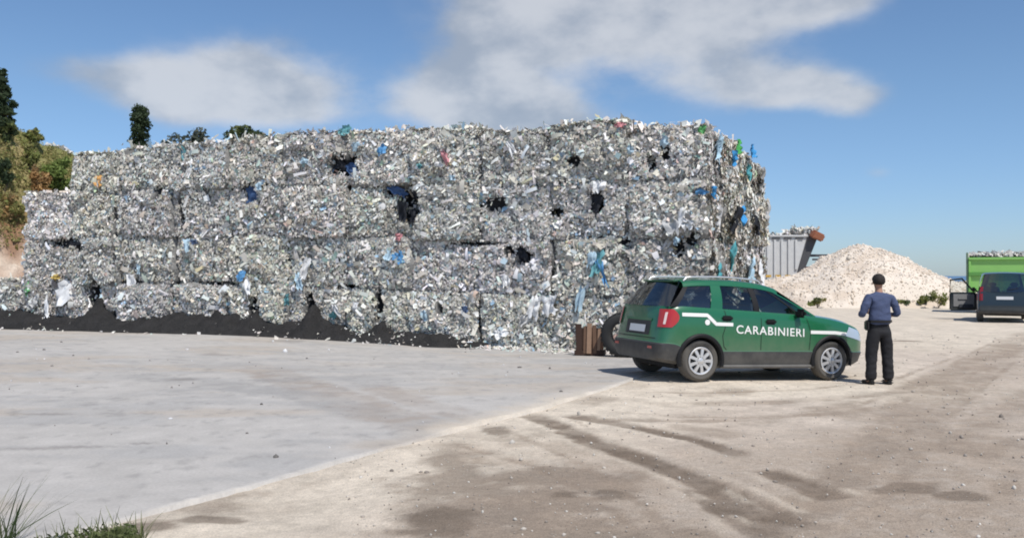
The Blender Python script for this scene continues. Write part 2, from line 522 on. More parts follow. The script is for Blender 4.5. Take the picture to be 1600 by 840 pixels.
# sea beyond the edge of the plateau
MB().add([(-30000, 148, -35), (30000, 148, -35), (30000, 50000, -35), (-30000, 50000, -35)], [[0, 1, 2, 3]]).obj('sea', m_sea, kind='structure')

# concrete slab
ts = np.arange(-9, 16.05, .07); qs = np.concatenate([np.arange(0, 8, .07), np.linspace(8, 36, 160)])
TT, QQ = np.meshgrid(ts, qs)
jit = (fbm(ts * 2.2, ts * 0, 71, 5) - .5) * .16 + np.minimum(0, fbm(ts * 6, ts * 0, 98, 2) - .35) * -.25
QJ = QQ + jit[None] * np.exp(-QQ / .3)
SX = EDGE_A[0] + TT * ED[0] + QJ * EN[0]; SY = EDGE_A[1] + TT * ED[1] + QJ * EN[1]
sx, sy = SX.ravel(), SY.ravel()
sz = slab_z(sx, sy) + (fbm(sx * .4, sy * .4, 72) - .5) * .012
a1 = fbm(sx * .35, sy * .9, 73); a2 = fbm(sx * .9 + 3, sy * 2.6, 74); a3 = fbm(sx * 5, sy * 5, 75)
grey = np.array([.435, .412, .383]); warm = np.array([.42, .375, .325]); cool = np.array([.375, .362, .345])
c = np.repeat(grey[None], len(sx), 0)
c = mixc(c, warm, sstep(.45, .62, a1) * .9)
c = mixc(c, cool, sstep(.48, .70, a2) * .8)
bt = np.maximum(track(sx, sy, [(380, 575), (500, 615), (600, 648), (690, 680), (760, 700)], .5, 76, .6, .2), .7 * track(sx, sy, [(560, 600), (680, 640), (760, 662), (860, 690)], .35, 77, .6, .2))
c = mixc(c, np.array([.33, .285, .245]), bt * .85)
cu = np.maximum(track(sx, sy, [(120, 590), (330, 605), (480, 622), (620, 665)], .45, 78, .5, .2), track(sx, sy, [(0, 640), (200, 622), (420, 600), (640, 590)], .3, 79, .6, .2))
c = mixc(c, cool * .86, cu * .75)
pt = np.maximum.reduce([blob(sx, sy, 325, 566, .38, .35, 81), blob(sx, sy, 285, 600, .28, .22, 82), blob(sx, sy, 120, 700, .5, .08, 83), blob(sx, sy, 60, 703, .4, .08, 84), blob(sx, sy, 220, 695, .3, .06, 85), blob(sx, sy, 60, 650, .6, .1, 86), blob(sx, sy, 460, 545, .6, .4, 87)])
c = mixc(c, np.array([.24, .225, .21]), pt * .7)
spk = sstep(.70, .78, fbm(sx * 7, sy * 7, 88, 2))
c = mixc(c, np.array([.22, .21, .20]), spk * .35)
edge = np.exp(-QQ.ravel() / .05) * sstep(.25, .55, fbm(TT.ravel() * 1.7, QQ.ravel() * 3, 90, 5))
c = mixc(c, np.array([.52, .485, .44]), edge * .65)
spill = sstep(.55, .05, QQ.ravel() + (a3 - .5) * .5) * sstep(3.3, 4.2, TT.ravel()) * sstep(9.5, 6.5, TT.ravel())
c = mixc(c, cream * .9, spill * .75)
c = c * (.90 + .20 * a3[:, None]) * (.93 + .14 * fbm(sx * .25, sy * .25, 89)[:, None])
nx, ny = len(ts), len(qs)
ii = (np.arange(ny - 1)[:, None] * nx + np.arange(nx - 1)[None]).ravel()
F = np.stack([ii, ii + 1, ii + 1 + nx, ii + nx], 1)
V = np.stack([sx, sy, sz], 1)
k = len(V)
low = V[:nx].copy(); low[:, 2] -= .12; low[:, 0] -= EN[0] * .015; low[:, 1] -= EN[1] * .015
jj = np.arange(nx - 1)
F = np.concatenate([F, np.stack([jj, k + jj, k + jj + 1, jj + 1], 1)])
link('concrete_slab', mesh_np('concrete_slab', np.concatenate([V, low]), F, np.concatenate([c, np.repeat(np.array([[.55, .52, .48]]), nx, 0)])), m_slab, kind='structure')

# ------------------------------------------------------------------ bales of pressed plastic
PAL = np.array([(.50, .49, .46), (.40, .385, .355), (.58, .58, .57), (.30, .295, .28), (.46, .43, .38), (.70, .71, .72), (.22, .22, .215), (.36, .37, .38), (.10, .10, .105),
                (.34, .30, .26), (.40, .47, .52), (.19, .32, .42), (.10, .27, .45), (.30, .40, .38), (.16, .33, .31), (.47, .43, .26), (.48, .30, .26), (.24, .17, .12), (.24, .36, .22), (.80, .80, .80), (.035, .036, .042)])
PAL = np.minimum((PAL * .64 + np.array([[.40, .382, .345]]) * .36) * np.array([[1.38, 1.37, 1.36]]), .74)
PW = np.array([17, 16, 10, 13, 13, 5.5, 10, 9, 6, 5, 4, 2.6, 1.1, 3, 1.4, 1.3, 1.2, 1.6, .8, 2.2, 3.0]); PW = PW / PW.sum()
PWF = np.array([6, 6, 12, 4, 6, 14, 4, 6, 4, 3, 6, 3, 1.5, 3, 1.2, 1, .8, 1, .7, 9, 4]); PWF = PWF / PWF.sum()


def scraps(P, N, sc, seed, tilt=.45, long=1.0, pal=None):
    """bent strips of plastic lying on a surface: points, normals, mean size -> arrays"""
    g = np.random.default_rng(seed); n = len(P)
    up = np.where(np.abs(N[:, 2:3]) > .8, np.array([[1., 0, 0]]), np.array([[0, 0, 1.]]))
    u = np.cross(up, N); u /= np.linalg.norm(u, axis=1)[:, None]; v = np.cross(N, u)
    a = g.uniform(0, 2 * np.pi, n)[:, None]
    d = u * np.cos(a) + v * np.sin(a); e = np.cross(N, d)
    t1 = g.normal(0, tilt, n)[:, None]; t2 = g.normal(0, tilt, n)[:, None]
    d = d * np.cos(t1) + N * np.sin(t1); e = e * np.cos(t2) + N * np.sin(t2)
    L = (sc * long * np.minimum(g.lognormal(0, .45, n), 2.3))[:, None]; Wd = (sc * .6 * np.minimum(g.lognormal(0, .4, n), 1.9))[:, None]
    f = (g.normal(0, .15, n))[:, None] * L
    vs = np.empty((n, 6, 3))
    sk = g.normal(0, .25, (n, 3, 1))
    for r, (s, h) in enumerate(((-1, 0), (0, 1), (1, 0))):
        m = P + d * L * s * .5 + N * f * h
        wd = Wd * (1 + sk[:, r])
        vs[:, 2 * r] = m - e * wd * .5; vs[:, 2 * r + 1] = m + e * wd * .5
    b = (np.arange(n) * 6)[:, None]
    F = np.concatenate([b + np.array([[0, 1, 3, 2]]), b + np.array([[2, 3, 5, 4]])])
    pi = g.choice(len(PAL), n, p=PW if pal is None else pal)
    C = PAL[pi] * g.uniform(.78, 1.18, (n, 1)) * g.uniform(.96, 1.04, (n, 3))
    return vs.reshape(-1, 3), F, np.repeat(C, 6, 0)


BW, BH, BD = 1.75, 1.265, 1.6
ROWN = ['bottom row', 'second row', 'third row', 'top row']
ORD = ['first', 'second', 'third', 'fourth', 'fifth', 'sixth', 'seventh', 'eighth', 'ninth', 'tenth', 'eleventh', 'twelfth', 'thirteenth', 'fourteenth', 'fifteenth']
FN = Vector((E1.y, -E1.x)) * -1            # outward normal of the front
if FN.y > 0: FN = -FN
BROT = math.atan2(-E1.y, -E1.x)


def front_px(px, py, off=0.0):
    """photo pixel -> (distance along the front from the corner, height) on the front of the stack"""
    d = Vector(((px - 800) / FPX, 1.0)); o = CORNER + FN * off
    # o + s*E1 = k*d
    det = d.x * (-E1.y) - d.y * (-E1.x)
    k = (o.x * (-E1.y) - o.y * (-E1.x)) / det
    s = (d * k - o).dot(E1)
    return s, CAM_H + (HOR - py) / FPX * k, k


holes = []      # dark hollows: s, z, half width, half height, depth
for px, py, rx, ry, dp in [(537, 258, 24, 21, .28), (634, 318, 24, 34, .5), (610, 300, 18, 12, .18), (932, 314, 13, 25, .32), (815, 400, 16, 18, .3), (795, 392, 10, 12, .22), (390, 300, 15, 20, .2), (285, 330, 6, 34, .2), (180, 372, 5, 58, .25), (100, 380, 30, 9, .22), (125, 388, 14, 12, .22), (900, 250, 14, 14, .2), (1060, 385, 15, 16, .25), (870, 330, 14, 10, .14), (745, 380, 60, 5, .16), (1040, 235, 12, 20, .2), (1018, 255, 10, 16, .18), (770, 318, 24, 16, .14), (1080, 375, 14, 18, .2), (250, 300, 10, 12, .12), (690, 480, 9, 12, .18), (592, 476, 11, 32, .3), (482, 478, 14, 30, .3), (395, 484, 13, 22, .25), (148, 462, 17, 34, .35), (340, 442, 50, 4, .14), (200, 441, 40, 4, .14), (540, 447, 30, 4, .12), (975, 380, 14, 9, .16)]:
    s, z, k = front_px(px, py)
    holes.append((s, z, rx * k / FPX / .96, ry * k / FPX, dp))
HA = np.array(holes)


def hole_mask(s, z):
    """how deep inside a hollow: 0 outside, 1 at the middle"""
    m = np.zeros(len(s)); dp = np.zeros(len(s))
    for hs, hz, ha, hb, d in holes:
        r = np.hypot((s - hs) / ha, (z - hz) / hb) + (fbm(s * 6, z * 6, 91, 2) - .5) * .5
        k = sstep(1.1, .55, r)
        dp = np.maximum(dp, k * d); m = np.maximum(m, k)
    return m, dp


def round_box(nx_, ny_, nz_, w, d, h, seed, round_=.16, right_slump=0.0):
    """rough closed bale: (points local, base centre at origin), faces"""
    pts = {}; V = []; F = []
    def vid(i, j, k):
        key = (i, j, k)
        if key not in pts:
            pts[key] = len(V); V.append((i / nx_ * 2 - 1, j / ny_ * 2 - 1, k / nz_ * 2 - 1))
        return pts[key]
    for j in range(ny_):
        for i in range(nx_):
            F.append([vid(i, j, nz_), vid(i + 1, j, nz_), vid(i + 1, j + 1, nz_), vid(i, j + 1, nz_)])
            F.append([vid(i, j, 0), vid(i, j + 1, 0), vid(i + 1, j + 1, 0), vid(i + 1, j, 0)])
    for k in range(nz_):
        for i in range(nx_):
            F.append([vid(i, 0, k), vid(i + 1, 0, k), vid(i + 1, 0, k + 1), vid(i, 0, k + 1)])
            F.append([vid(i, ny_, k), vid(i, ny_, k + 1), vid(i + 1, ny_, k + 1), vid(i + 1, ny_, k)])
        for j in range(ny_):
            F.append([vid(0, j, k), vid(0, j, k + 1), vid(0, j + 1, k + 1), vid(0, j + 1, k)])
            F.append([vid(nx_, j, k), vid(nx_, j + 1, k), vid(nx_, j + 1, k + 1), vid(nx_, j, k + 1)])
    V = np.array(V)
    half = np.array([w / 2, d / 2, h / 2]); P = V * half
    inner = np.clip(P, -(half - round_), half - round_); dv = P - inner
    L = np.maximum(np.linalg.norm(dv, axis=1), 1e-6)
    P = np.where((L > 0.0001)[:, None], inner + dv / L[:, None] * np.minimum(L, round_)[:, None], P)
    P[:, 2] += h / 2
    return P, np.array(F)


n_bale = 0
bales = {}


def bulge(q, seed):
    return (fbm(q[:, 0] * 1.5 + seed * 1.37, q[:, 2] * 1.7 + q[:, 1] * 1.5, seed % 97, 2) - .5) * .25 + (fbm(q[:, 0] * 5 + seed, q[:, 2] * 5 + q[:, 1] * 4.3, seed % 89, 2) - .5) * .15


def make_bale(s, dback, row, label, faces, top_exposed, seed, hh=BH, wid=BW, feature=None):
    """a bale whose front middle sits s along the front and dback behind it"""
    g = np.random.default_rng(seed)
    ctr = CORNER + E1 * s + E2 * (dback + BD / 2)
    fr = CORNER + E1 * s
    zb = float(slab_z(fr.x, fr.y)) - .02 + row * BH
    off = g.normal(0, .07) if dback == 0 else 0
    ctr = ctr + FN * off
    if dback > 0 and 'right' in faces: ctr = ctr - E1 * (.0, .10, .22, .08)[row] * min(1, dback / 2.5)
    w, d, h = wid + .0, BD, hh
    P, F = round_box(18, 12, 14, w - .03, d - .03, h - .015, seed, round_=.13)
    nrm = P - np.array([0, 0, h / 2]); nrm = nrm / (np.abs(nrm) / np.array([w / 2, d / 2, h / 2])).max(1)[:, None]
    nd = np.sign(nrm) * (np.abs(nrm) / np.array([w / 2, d / 2, h / 2]) > .93); nd = nd / np.maximum(np.linalg.norm(nd, axis=1), 1)[:, None]
    rr = bulge(P, seed)
    P = P + nd * rr[:, None]
    rot = g.normal(0, .018) - (R(6) if (dback > 0 and 'right' in faces) else 0)
    ca, sa = math.cos(BROT + rot), math.sin(BROT + rot)
    def to_world(Q): return np.stack([ctr.x + Q[:, 0] * ca - Q[:, 1] * sa, ctr.y + Q[:, 0] * sa + Q[:, 1] * ca, Q[:, 2] + zb], 1)
    def front_sz(Q):
        Wd = to_world(Q)
        return (Wd[:, 0] - CORNER.x) * E1.x + (Wd[:, 1] - CORNER.y) * E1.y, Wd[:, 2]
    corecol = np.repeat(np.array([[.25, .245, .235]]), len(P), 0)
    if dback == 0:
        fs_, fz_ = front_sz(P)
        isf = P[:, 1] < -d / 2 + .2
        m, dp = hole_mask(fs_, fz_)
        P[:, 1] += np.where(isf, dp, 0)
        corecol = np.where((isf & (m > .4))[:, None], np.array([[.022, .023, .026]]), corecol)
    root = link('plastic_bale', mesh_np('plastic_bale', P, F, corecol), m_core, label=label, category='bale', group='bales of pressed plastic waste in the stack')
    root.location = (ctr.x, ctr.y, zb); root.rotation_euler = (0, 0, BROT + rot)
    # loose surface of scraps on the faces that show
    PP, NN = [], []
    dens = 860
    for fc in faces:
        if fc == 'front': A = w * h; n = int(A * dens); q = np.stack([g.uniform(-w / 2 + .0, w / 2, n), np.full(n, -d / 2 - .005), g.uniform(.0, h, n)], 1); no = (0, -1, 0)
        elif fc == 'right': A = d * h; n = int(A * dens); q = np.stack([np.full(n, w / 2 + .005), g.uniform(-d / 2, d / 2, n), g.uniform(.0, h, n)], 1); no = (1, 0, 0)
        elif fc == 'left': A = d * h; n = int(A * dens * .8); q = np.stack([np.full(n, -w / 2 - .005), g.uniform(-d / 2, d / 2, n), g.uniform(.0, h, n)], 1); no = (-1, 0, 0)
        else: A = w * d; n = int(A * dens * .8); q = np.stack([g.uniform(-w / 2, w / 2, n), g.uniform(-d / 2, d / 2, n), np.full(n, h)], 1); no = (0, 0, 1)
        rr = bulge(q, seed)
        no = np.array([no], float)
        q = q + no * (rr + g.uniform(-.02, .035, n))[:, None]
        # round the bale's edges off
        ed = np.ones(n)
        if fc in ('front', 'right', 'left'):
            hd = np.minimum(h - q[:, 2], q[:, 2]); tdv = (w / 2 - np.abs(q[:, 0])) if fc == 'front' else (d / 2 - np.abs(q[:, 1]))
            inn = (.07 + .10 * (seed % 3 == 0)) * np.exp(-np.maximum(tdv, 0) / .06) + (.07 + .09 * (seed % 4 == 0)) * np.exp(-np.maximum(hd, 0) / .05)
            q = q - no * inn[:, None]
        if fc == 'front' and dback == 0:
            fs_, fz_ = front_sz(q); m, dp = hole_mask(fs_, fz_)
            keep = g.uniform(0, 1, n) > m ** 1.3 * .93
            q = q + np.array([[0, 1, 0]]) * dp[:, None] * .6
            q = q[keep]; n = len(q)
        PP.append(q); NN.append(np.repeat(no, n, 0))
    if PP:
        PP = np.concatenate(PP); NN = np.concatenate(NN)
        V, Fq, C = scraps(PP, NN, .062 if dback == 0 else .08, seed + 5, .22)
        # darker and paler drifts within the bale, where bags of one kind were pressed together
        pt_ = sstep(.52, .70, fbm(PP[:, 0] * 2.4 + seed, PP[:, 2] * 2.6 + PP[:, 1] * 2, seed % 83, 3)) * g.uniform(.05, .45)
        pl_ = sstep(.55, .72, fbm(PP[:, 0] * 2 + seed * 2, PP[:, 2] * 2.2 + PP[:, 1] * 2, seed % 79, 3)) * .5
        C = C * (1 - np.repeat(pt_, 6)[:, None] * .6) + np.repeat(pl_, 6)[:, None] * .12
        VV, FF, CC = [V], [Fq], [C]
        # longer strips of film, most of them hanging
        k = g.choice(len(PP), int(len(PP) * .035), replace=False)
        Vf, Ffm, Cf = scraps(PP[k] + NN[k] * .03, NN[k], .11, seed + 7, .33, 1.3, PWF)
        FF.append(Ffm + len(V)); VV.append(Vf); CC.append(Cf); V = np.concatenate([V, Vf])
        if top_exposed:      # ragged bits sticking up along the upper edge
            n = 190
            q = np.stack([g.uniform(-w / 2, w / 2, n), g.uniform(-d / 2 - .03, d / 2, n), h + np.abs(g.normal(.02, .06, n))], 1)
            V2, F2, C2 = scraps(q, np.repeat(np.array([[0, -.5, .86]]), n, 0), .12, seed + 9, .8, 1.2)
            FF.append(F2 + len(V)); VV.append(V2); CC.append(C2)
        # brighter and duller bales: their own mix of plastics
        CC = np.concatenate(CC) * np.array([[1.09, 1.075, 1.04]]) * g.uniform(.95, 1.15) * np.array([[1, g.uniform(.985, 1.015), g.uniform(.96, 1.04)]])
        link('plastic_scraps', mesh_np('plastic_scraps', np.concatenate(VV), np.concatenate(FF), CC), m_scrap, root, kind='stuff')
    bales[(row, round(s, 2), dback)] = (root, s, row, dback, w)
    return root


features = {}
NC = 11
front_bales = []
row_x0 = [0, .0, .0, .0]
for row in range(4):
    ncol = {0: 14, 1: NC, 2: NC, 3: 10}[row]
    for col in range(ncol):
        s = BW * (col + .5) + .0
        fc = ['front']
        if col == 0: fc.append('right')
        if row == 3 or (row == 2 and col >= 10) or (row == 0 and col >= NC): fc.append('top')
        top = 'top' in fc
        pos = 'at the right corner' if col == 0 else f'{ORD[col]} from the right corner'
        if col == ncol - 1 and row > 0: pos = 'at its far left end'
        lab = f'grey bale of plastic waste in the {ROWN[row]}, {pos}'
        hh = BH
        if row == 3: hh = BH * (1.03 if 0 < col < 6 else .93) * (1 + .05 * math.sin(col * 2.3)) * (.84 if col == 9 else 1)
        if row == 3 and col in (0,): hh = BH * .93
        b = make_bale(s, 0, row, lab, fc, top, 100 + row * 40 + col, hh)
        front_bales.append((b, s, row, col))
for row in range(4):
    for dk in range(1, 4):
        fc = ['right'] + (['top'] if row == 3 else [])
        lab = f'grey bale in the right end wall, {ROWN[row]}, {ORD[dk]} back from the corner bale'
        make_bale(BW * .5 + (.0), BD * dk, row, lab, fc, row == 3, 400 + row * 10 + dk, BH * ((.88, .76, .62)[dk - 1] if row == 3 else 1))
for col in range(1, 10):     # a second line behind the top row
    make_bale(BW * (col + .5), BD, 3, f'bale lying behind the top row of the stack, {ORD[col]} from the right end', ['top'], True, 500 + col, BH * (.99 if 0 < col < 6 else .90))


def sheet_mesh(w, h, seed, col, n=7):
    """crumpled torn sheet, hanging in the local xz plane"""
    g = np.random.default_rng(seed)
    P = []
    for i in range(n + 1):
        v = i / n
        for j in range(n + 1):
            u = j / n
            e = 1 + .9 * (vnoise([i * .8 + seed], [.3], seed)[0] - .5)
            tail = 1 + .9 * (vnoise([j * 1.1 + seed * 3], [0.], 3)[0] - .5)
            x = (u - .5) * w * (1 - .45 * abs(v - .55)) * e + .15 * w * math.sin(v * 3 + seed) + g.normal(0, .035) * w
            z = (v - .5) * h * (tail if v < .5 else 1 + .5 * (vnoise([j * 1.3 + seed], [9.], 5)[0] - .5)) + g.normal(0, .03) * h
            y = -.02 - .13 * abs(vnoise([u * 3.4 + seed], [v * 2.6], 7)[0] - .5) * 2 - .05 * vnoise([u * 9 + seed], [v * 8], 8)[0]
            P.append((x, y, z))
    ii = (np.arange(n)[:, None] * (n + 1) + np.arange(n)[None]).ravel()
    F = np.stack([ii, ii + 1, ii + n + 2, ii + n + 1], 1)
    C = np.array(col)[None] * g.uniform(.85, 1.1, (len(P), 1))
    return mesh_np('plastic_sheet', P, F, C)


WHT, LBL, BLU, TEA, BLK, NAV, GRN, ORA, PNK, YEL, GRY = (.80, .81, .82), (.42, .60, .72), (.06, .30, .62), (.10, .36, .40), (.022, .024, .03), (.05, .10, .22), (.08, .38, .10), (.70, .34, .06), (.72, .28, .30), (.55, .38, .06), (.55, .55, .54)
CN = {WHT: 'white', LBL: 'pale blue', BLU: 'blue', TEA: 'teal', BLK: 'black', NAV: 'dark blue', GRN: 'green', ORA: 'orange', PNK: 'pink', YEL: 'yellow', GRY: 'pale grey'}
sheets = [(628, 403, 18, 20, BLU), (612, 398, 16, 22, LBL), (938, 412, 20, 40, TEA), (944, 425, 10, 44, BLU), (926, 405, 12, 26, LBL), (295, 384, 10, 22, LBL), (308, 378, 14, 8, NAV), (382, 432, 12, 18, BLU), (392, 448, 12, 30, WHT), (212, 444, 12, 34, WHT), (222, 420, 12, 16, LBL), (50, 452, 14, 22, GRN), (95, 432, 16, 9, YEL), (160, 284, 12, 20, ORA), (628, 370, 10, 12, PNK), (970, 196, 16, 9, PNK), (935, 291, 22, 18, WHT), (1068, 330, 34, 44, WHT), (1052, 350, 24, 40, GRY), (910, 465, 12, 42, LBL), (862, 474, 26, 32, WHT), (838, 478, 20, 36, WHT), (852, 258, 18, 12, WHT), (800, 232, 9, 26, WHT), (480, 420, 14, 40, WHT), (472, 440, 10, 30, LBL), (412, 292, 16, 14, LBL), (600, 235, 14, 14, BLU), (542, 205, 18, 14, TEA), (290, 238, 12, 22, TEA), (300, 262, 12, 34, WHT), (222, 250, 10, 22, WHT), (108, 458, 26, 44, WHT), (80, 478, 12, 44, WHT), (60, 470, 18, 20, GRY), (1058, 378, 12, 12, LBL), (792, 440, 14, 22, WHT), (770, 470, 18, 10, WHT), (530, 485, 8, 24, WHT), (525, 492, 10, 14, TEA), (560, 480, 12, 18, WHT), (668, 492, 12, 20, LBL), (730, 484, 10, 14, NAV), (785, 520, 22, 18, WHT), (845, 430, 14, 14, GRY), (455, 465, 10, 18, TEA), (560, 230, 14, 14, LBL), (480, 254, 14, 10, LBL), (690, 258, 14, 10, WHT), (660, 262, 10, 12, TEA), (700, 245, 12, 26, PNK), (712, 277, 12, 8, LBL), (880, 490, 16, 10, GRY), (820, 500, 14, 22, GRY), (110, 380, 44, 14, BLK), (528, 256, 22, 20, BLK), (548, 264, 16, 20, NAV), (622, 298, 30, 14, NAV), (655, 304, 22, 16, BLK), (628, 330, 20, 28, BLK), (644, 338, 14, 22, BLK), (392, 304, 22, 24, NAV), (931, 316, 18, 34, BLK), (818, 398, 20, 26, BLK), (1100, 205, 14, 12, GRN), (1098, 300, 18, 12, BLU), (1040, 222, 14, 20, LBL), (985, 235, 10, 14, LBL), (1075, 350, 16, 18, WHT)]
feat = {}
for i, (px, py, wp, hp, colr) in enumerate(sheets):
    s, z, k = front_px(px, py)
    best = min(front_bales, key=lambda b: abs(b[1] - s) * 1.0 + abs(b[0].location.z + BH / 2 - z) * 1.3)
    b = best[0]
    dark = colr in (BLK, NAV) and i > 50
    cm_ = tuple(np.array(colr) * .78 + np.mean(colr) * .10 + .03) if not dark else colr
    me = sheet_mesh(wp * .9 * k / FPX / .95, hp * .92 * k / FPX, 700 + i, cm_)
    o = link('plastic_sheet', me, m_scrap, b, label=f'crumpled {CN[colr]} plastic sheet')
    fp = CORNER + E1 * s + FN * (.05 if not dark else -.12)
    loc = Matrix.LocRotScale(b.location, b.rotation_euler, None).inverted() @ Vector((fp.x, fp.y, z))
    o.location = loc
    o.rotation_euler = (random.uniform(-.25, .2), random.uniform(-.5, .5), random.uniform(-.25, .25))
    feat.setdefault(b.name, []).append(CN[colr])
for b, s, row, col in front_bales:
    fl = feat.get(b.name)
    if fl: b['label'] = b['label'].replace('of plastic waste ', '') + f', with a {fl[0]} sheet'
# sheets on the right end wall
ends = [b for k_, b in bales.items() if b[2] is not None and k_[2] >= 0]
for i, (row, dk, t, zz, w_, h_, colr) in enumerate([(3, 1, .2, .7, .5, .3, BLU), (3, 0, .5, .8, .4, .5, LBL), (3, 2, .1, .5, .4, .35, TEA), (2, 1, .0, .5, .5, .6, BLK), (2, 1, .55, .6, .4, .4, BLU), (2, 2, .2, .4, .5, .5, BLK), (2, 0, .4, .5, .5, .5, WHT), (1, 1, .1, .9, .5, .5, TEA), (1, 2, .3, .6, .6, .5, LBL), (1, 0, .3, .5, .4, .35, TEA), (1, 1, .5, .2, .5, .4, NAV), (2, 3, .1, .8, .5, .6, GRY), (3, 3, .1, .5, .6, .5, GRY), (2, 0, .0, 1.0, .5, .2, BLU), (1, 3, .0, .6, .5, .5, WHT), (3, 2, .5, 1.1, .5, .3, BLU), (3, 1, .6, 1.05, .4, .3, GRN)]):
    b = bales[(row, round(BW * .5, 2), BD * dk if dk else 0)][0]
    o = link('plastic_sheet', sheet_mesh(w_, h_, 900 + i, colr), m_scrap, b, label=f'crumpled {CN[colr]} plastic sheet')
    o.location = (BW / 2 + .06, -BD / 2 + BD * (t + .15), zz)
    o.rotation_euler = (random.uniform(-.2, .2), random.uniform(-.3, .3), R(90))

# ------------------------------------------------------------------ bank of black soil along the foot of the stack
ss = np.arange(4.6, 26, .06); vv = np.linspace(0, 1, 22)
tops = []
for px, py in [(-200, 488), (-60, 480), (0, 478), (22, 475), (45, 484), (80, 493), (115, 493), (138, 482), (147, 464), (153, 462), (162, 484), (200, 491), (260, 487), (320, 489), (345, 482), (375, 494), (395, 480), (406, 494), (440, 503), (470, 494), (480, 472), (488, 470), (498, 492), (540, 508), (575, 515), (588, 498), (597, 496), (606, 513), (650, 517), (700, 520), (745, 530), (775, 541)]:
    s, z, k = front_px(px, py, .22); tops.append((s, z))
tops.sort(); ts_ = np.array(tops)
SS, VVg = np.meshgrid(ss, vv)
bx = CORNER.x + SS * E1.x; by = CORNER.y + SS * E1.y
base = slab_z(bx, by)
hgt = np.interp(SS, ts_[:, 0], ts_[:, 1]) - base
hgt = np.maximum(hgt, .0) * sstep(4.6, 5.0, SS) * (.56 + .64 * fbm(SS * 3.6, VVg * 2, 95, 5))
wdt = (.55 + .35 * fbm(SS * .8, SS * 0, 96)) * sstep(4.6, 6.0, SS) + .25
offp = -.15 + wdt * VVg
zz = base + hgt * np.where(VVg < .28, 1.0, np.clip((1 - VVg) / .72, 0, 1) ** .9) - .01 + (fbm(SS * 5, VVg * 5, 97, 4) - .5) * .22 * np.clip((1 - VVg) * 3, 0, 1)
bx = bx + FN.x * (offp + .0); by = by + FN.y * (offp)
nx, ny = len(ss), len(vv)
ii = (np.arange(ny - 1)[:, None] * nx + np.arange(nx - 1)[None]).ravel()
F = np.stack([ii, ii + 1, ii + 1 + nx, ii + nx], 1)
link('black_soil_bank', mesh_np('black_soil_bank', np.stack([bx.ravel(), by.ravel(), zz.ravel()], 1), F, None, False), m_soil, label='bank of black soil heaped along the foot of the bale stack', category='soil bank')
# crumbs of plastic along the foot, on the soil and on the slab edge
n = 1900
s_ = np.concatenate([rng.uniform(.2, 24, 1300), rng.uniform(0, 8.5, 600)]); o_ = np.concatenate([np.abs(rng.normal(.28, .30, 1300)), np.abs(rng.normal(.08, .16, 600))]) + .02
x_ = CORNER.x + s_ * E1.x + FN.x * o_; y_ = CORNER.y + s_ * E1.y + FN.y * o_
hz = np.where(s_ > 5.2, np.interp(s_, ts_[:, 0], ts_[:, 1]) - slab_z(x_, y_), 0) * np.clip(1 - (o_ + .1) / .8, 0, 1) * .9
z_ = slab_z(x_, y_) + np.maximum(hz, 0) + .02
V, Fq, C = scraps(np.stack([x_, y_, z_], 1), np.repeat(np.array([[0, -.3, .95]]), n, 0), .075, 33, .5)
link('loose_plastic_scraps', mesh_np('loose_plastic_scraps', V, Fq, C), m_scrap, kind='stuff', label='loose scraps of plastic fallen along the foot of the stack', category='litter')


# ------------------------------------------------------------------ hill, plants and trees at the left
def hill_z(x, y):
    x = np.asarray(x, float); y = np.asarray(y, float)
    u = x + .62 * y                       # rises to the left and back
    h = 6.3 * sstep(7.5, -3.5, u - .0) * sstep(25.5, 33, y + x * .02)
    return h


def make_hill():
    x = np.linspace(-75, 2, 190); y = np.linspace(24, 110, 150)
    X, Y = np.meshgrid(x, y); X = X.ravel(); Y = Y.ravel()
    a = X / Y                                       # direction, for placing the brow
    brow = np.interp(a, [-1.2, -.62, -.571, -.525, -.479, -.43, -.38, -.34, -.18], [8.6, 8.3, 7.75, 7.3, 6.75, 6.3, 5.4, 4.6, 0.])
    rise = sstep(29.5, 36.5, Y + 2.5 * (fbm(X * .3, Y * .3, 11) - .5) * 2 + 1.6 * sstep(-17, -20, X))
    Z = brow * rise + (fbm(X * .5, Y * .5, 12) - .5) * .9 * rise - .35 + (fbm(X * 2.2, Y * 2.2, 15) - .5) * .5 * rise
    sl = fbm(X * .8, Y * .8, 13)
    earth = np.array([.26, .13, .075]); olive = np.array([.20, .20, .075]); dry = np.array([.33, .27, .13]); pale = np.array([.62, .52, .42])
    C = np.repeat(olive[None], len(X), 0)
    C = mixc(C, dry, sstep(.42, .6, sl))
    gl = fbm(X * 1.6 + Z * .5, Z * .35, 14)
    C = mixc(C, earth, sstep(4.3, 3.2, Z + (gl - .5) * 2))
    C = mixc(C, pale, sstep(.44, .54, gl) * sstep(3.6, 2.6, Z + (gl - .5) * 2))
    nx, ny = len(x), len(y)
    ii = (np.arange(ny - 1)[:, None] * nx + np.arange(nx - 1)[None]).ravel()
    F = np.stack([ii, ii + 1, ii + 1 + nx, ii + nx], 1)
    me = mesh_np('hill', np.stack([X, Y, Z], 1), F, C, True)
    link('hill', me, m_hill, kind='structure')
    return BVHTree.FromPolygons([v.co for v in me.vertices], [list(p.vertices) for p in me.polygons])


hill_bvh = make_hill()


def hill_at(x, y):
    h = hill_bvh.ray_cast(Vector((x, y, 60)), Vector((0, 0, -1)))
    return h[0].z if h[0] else 0.0


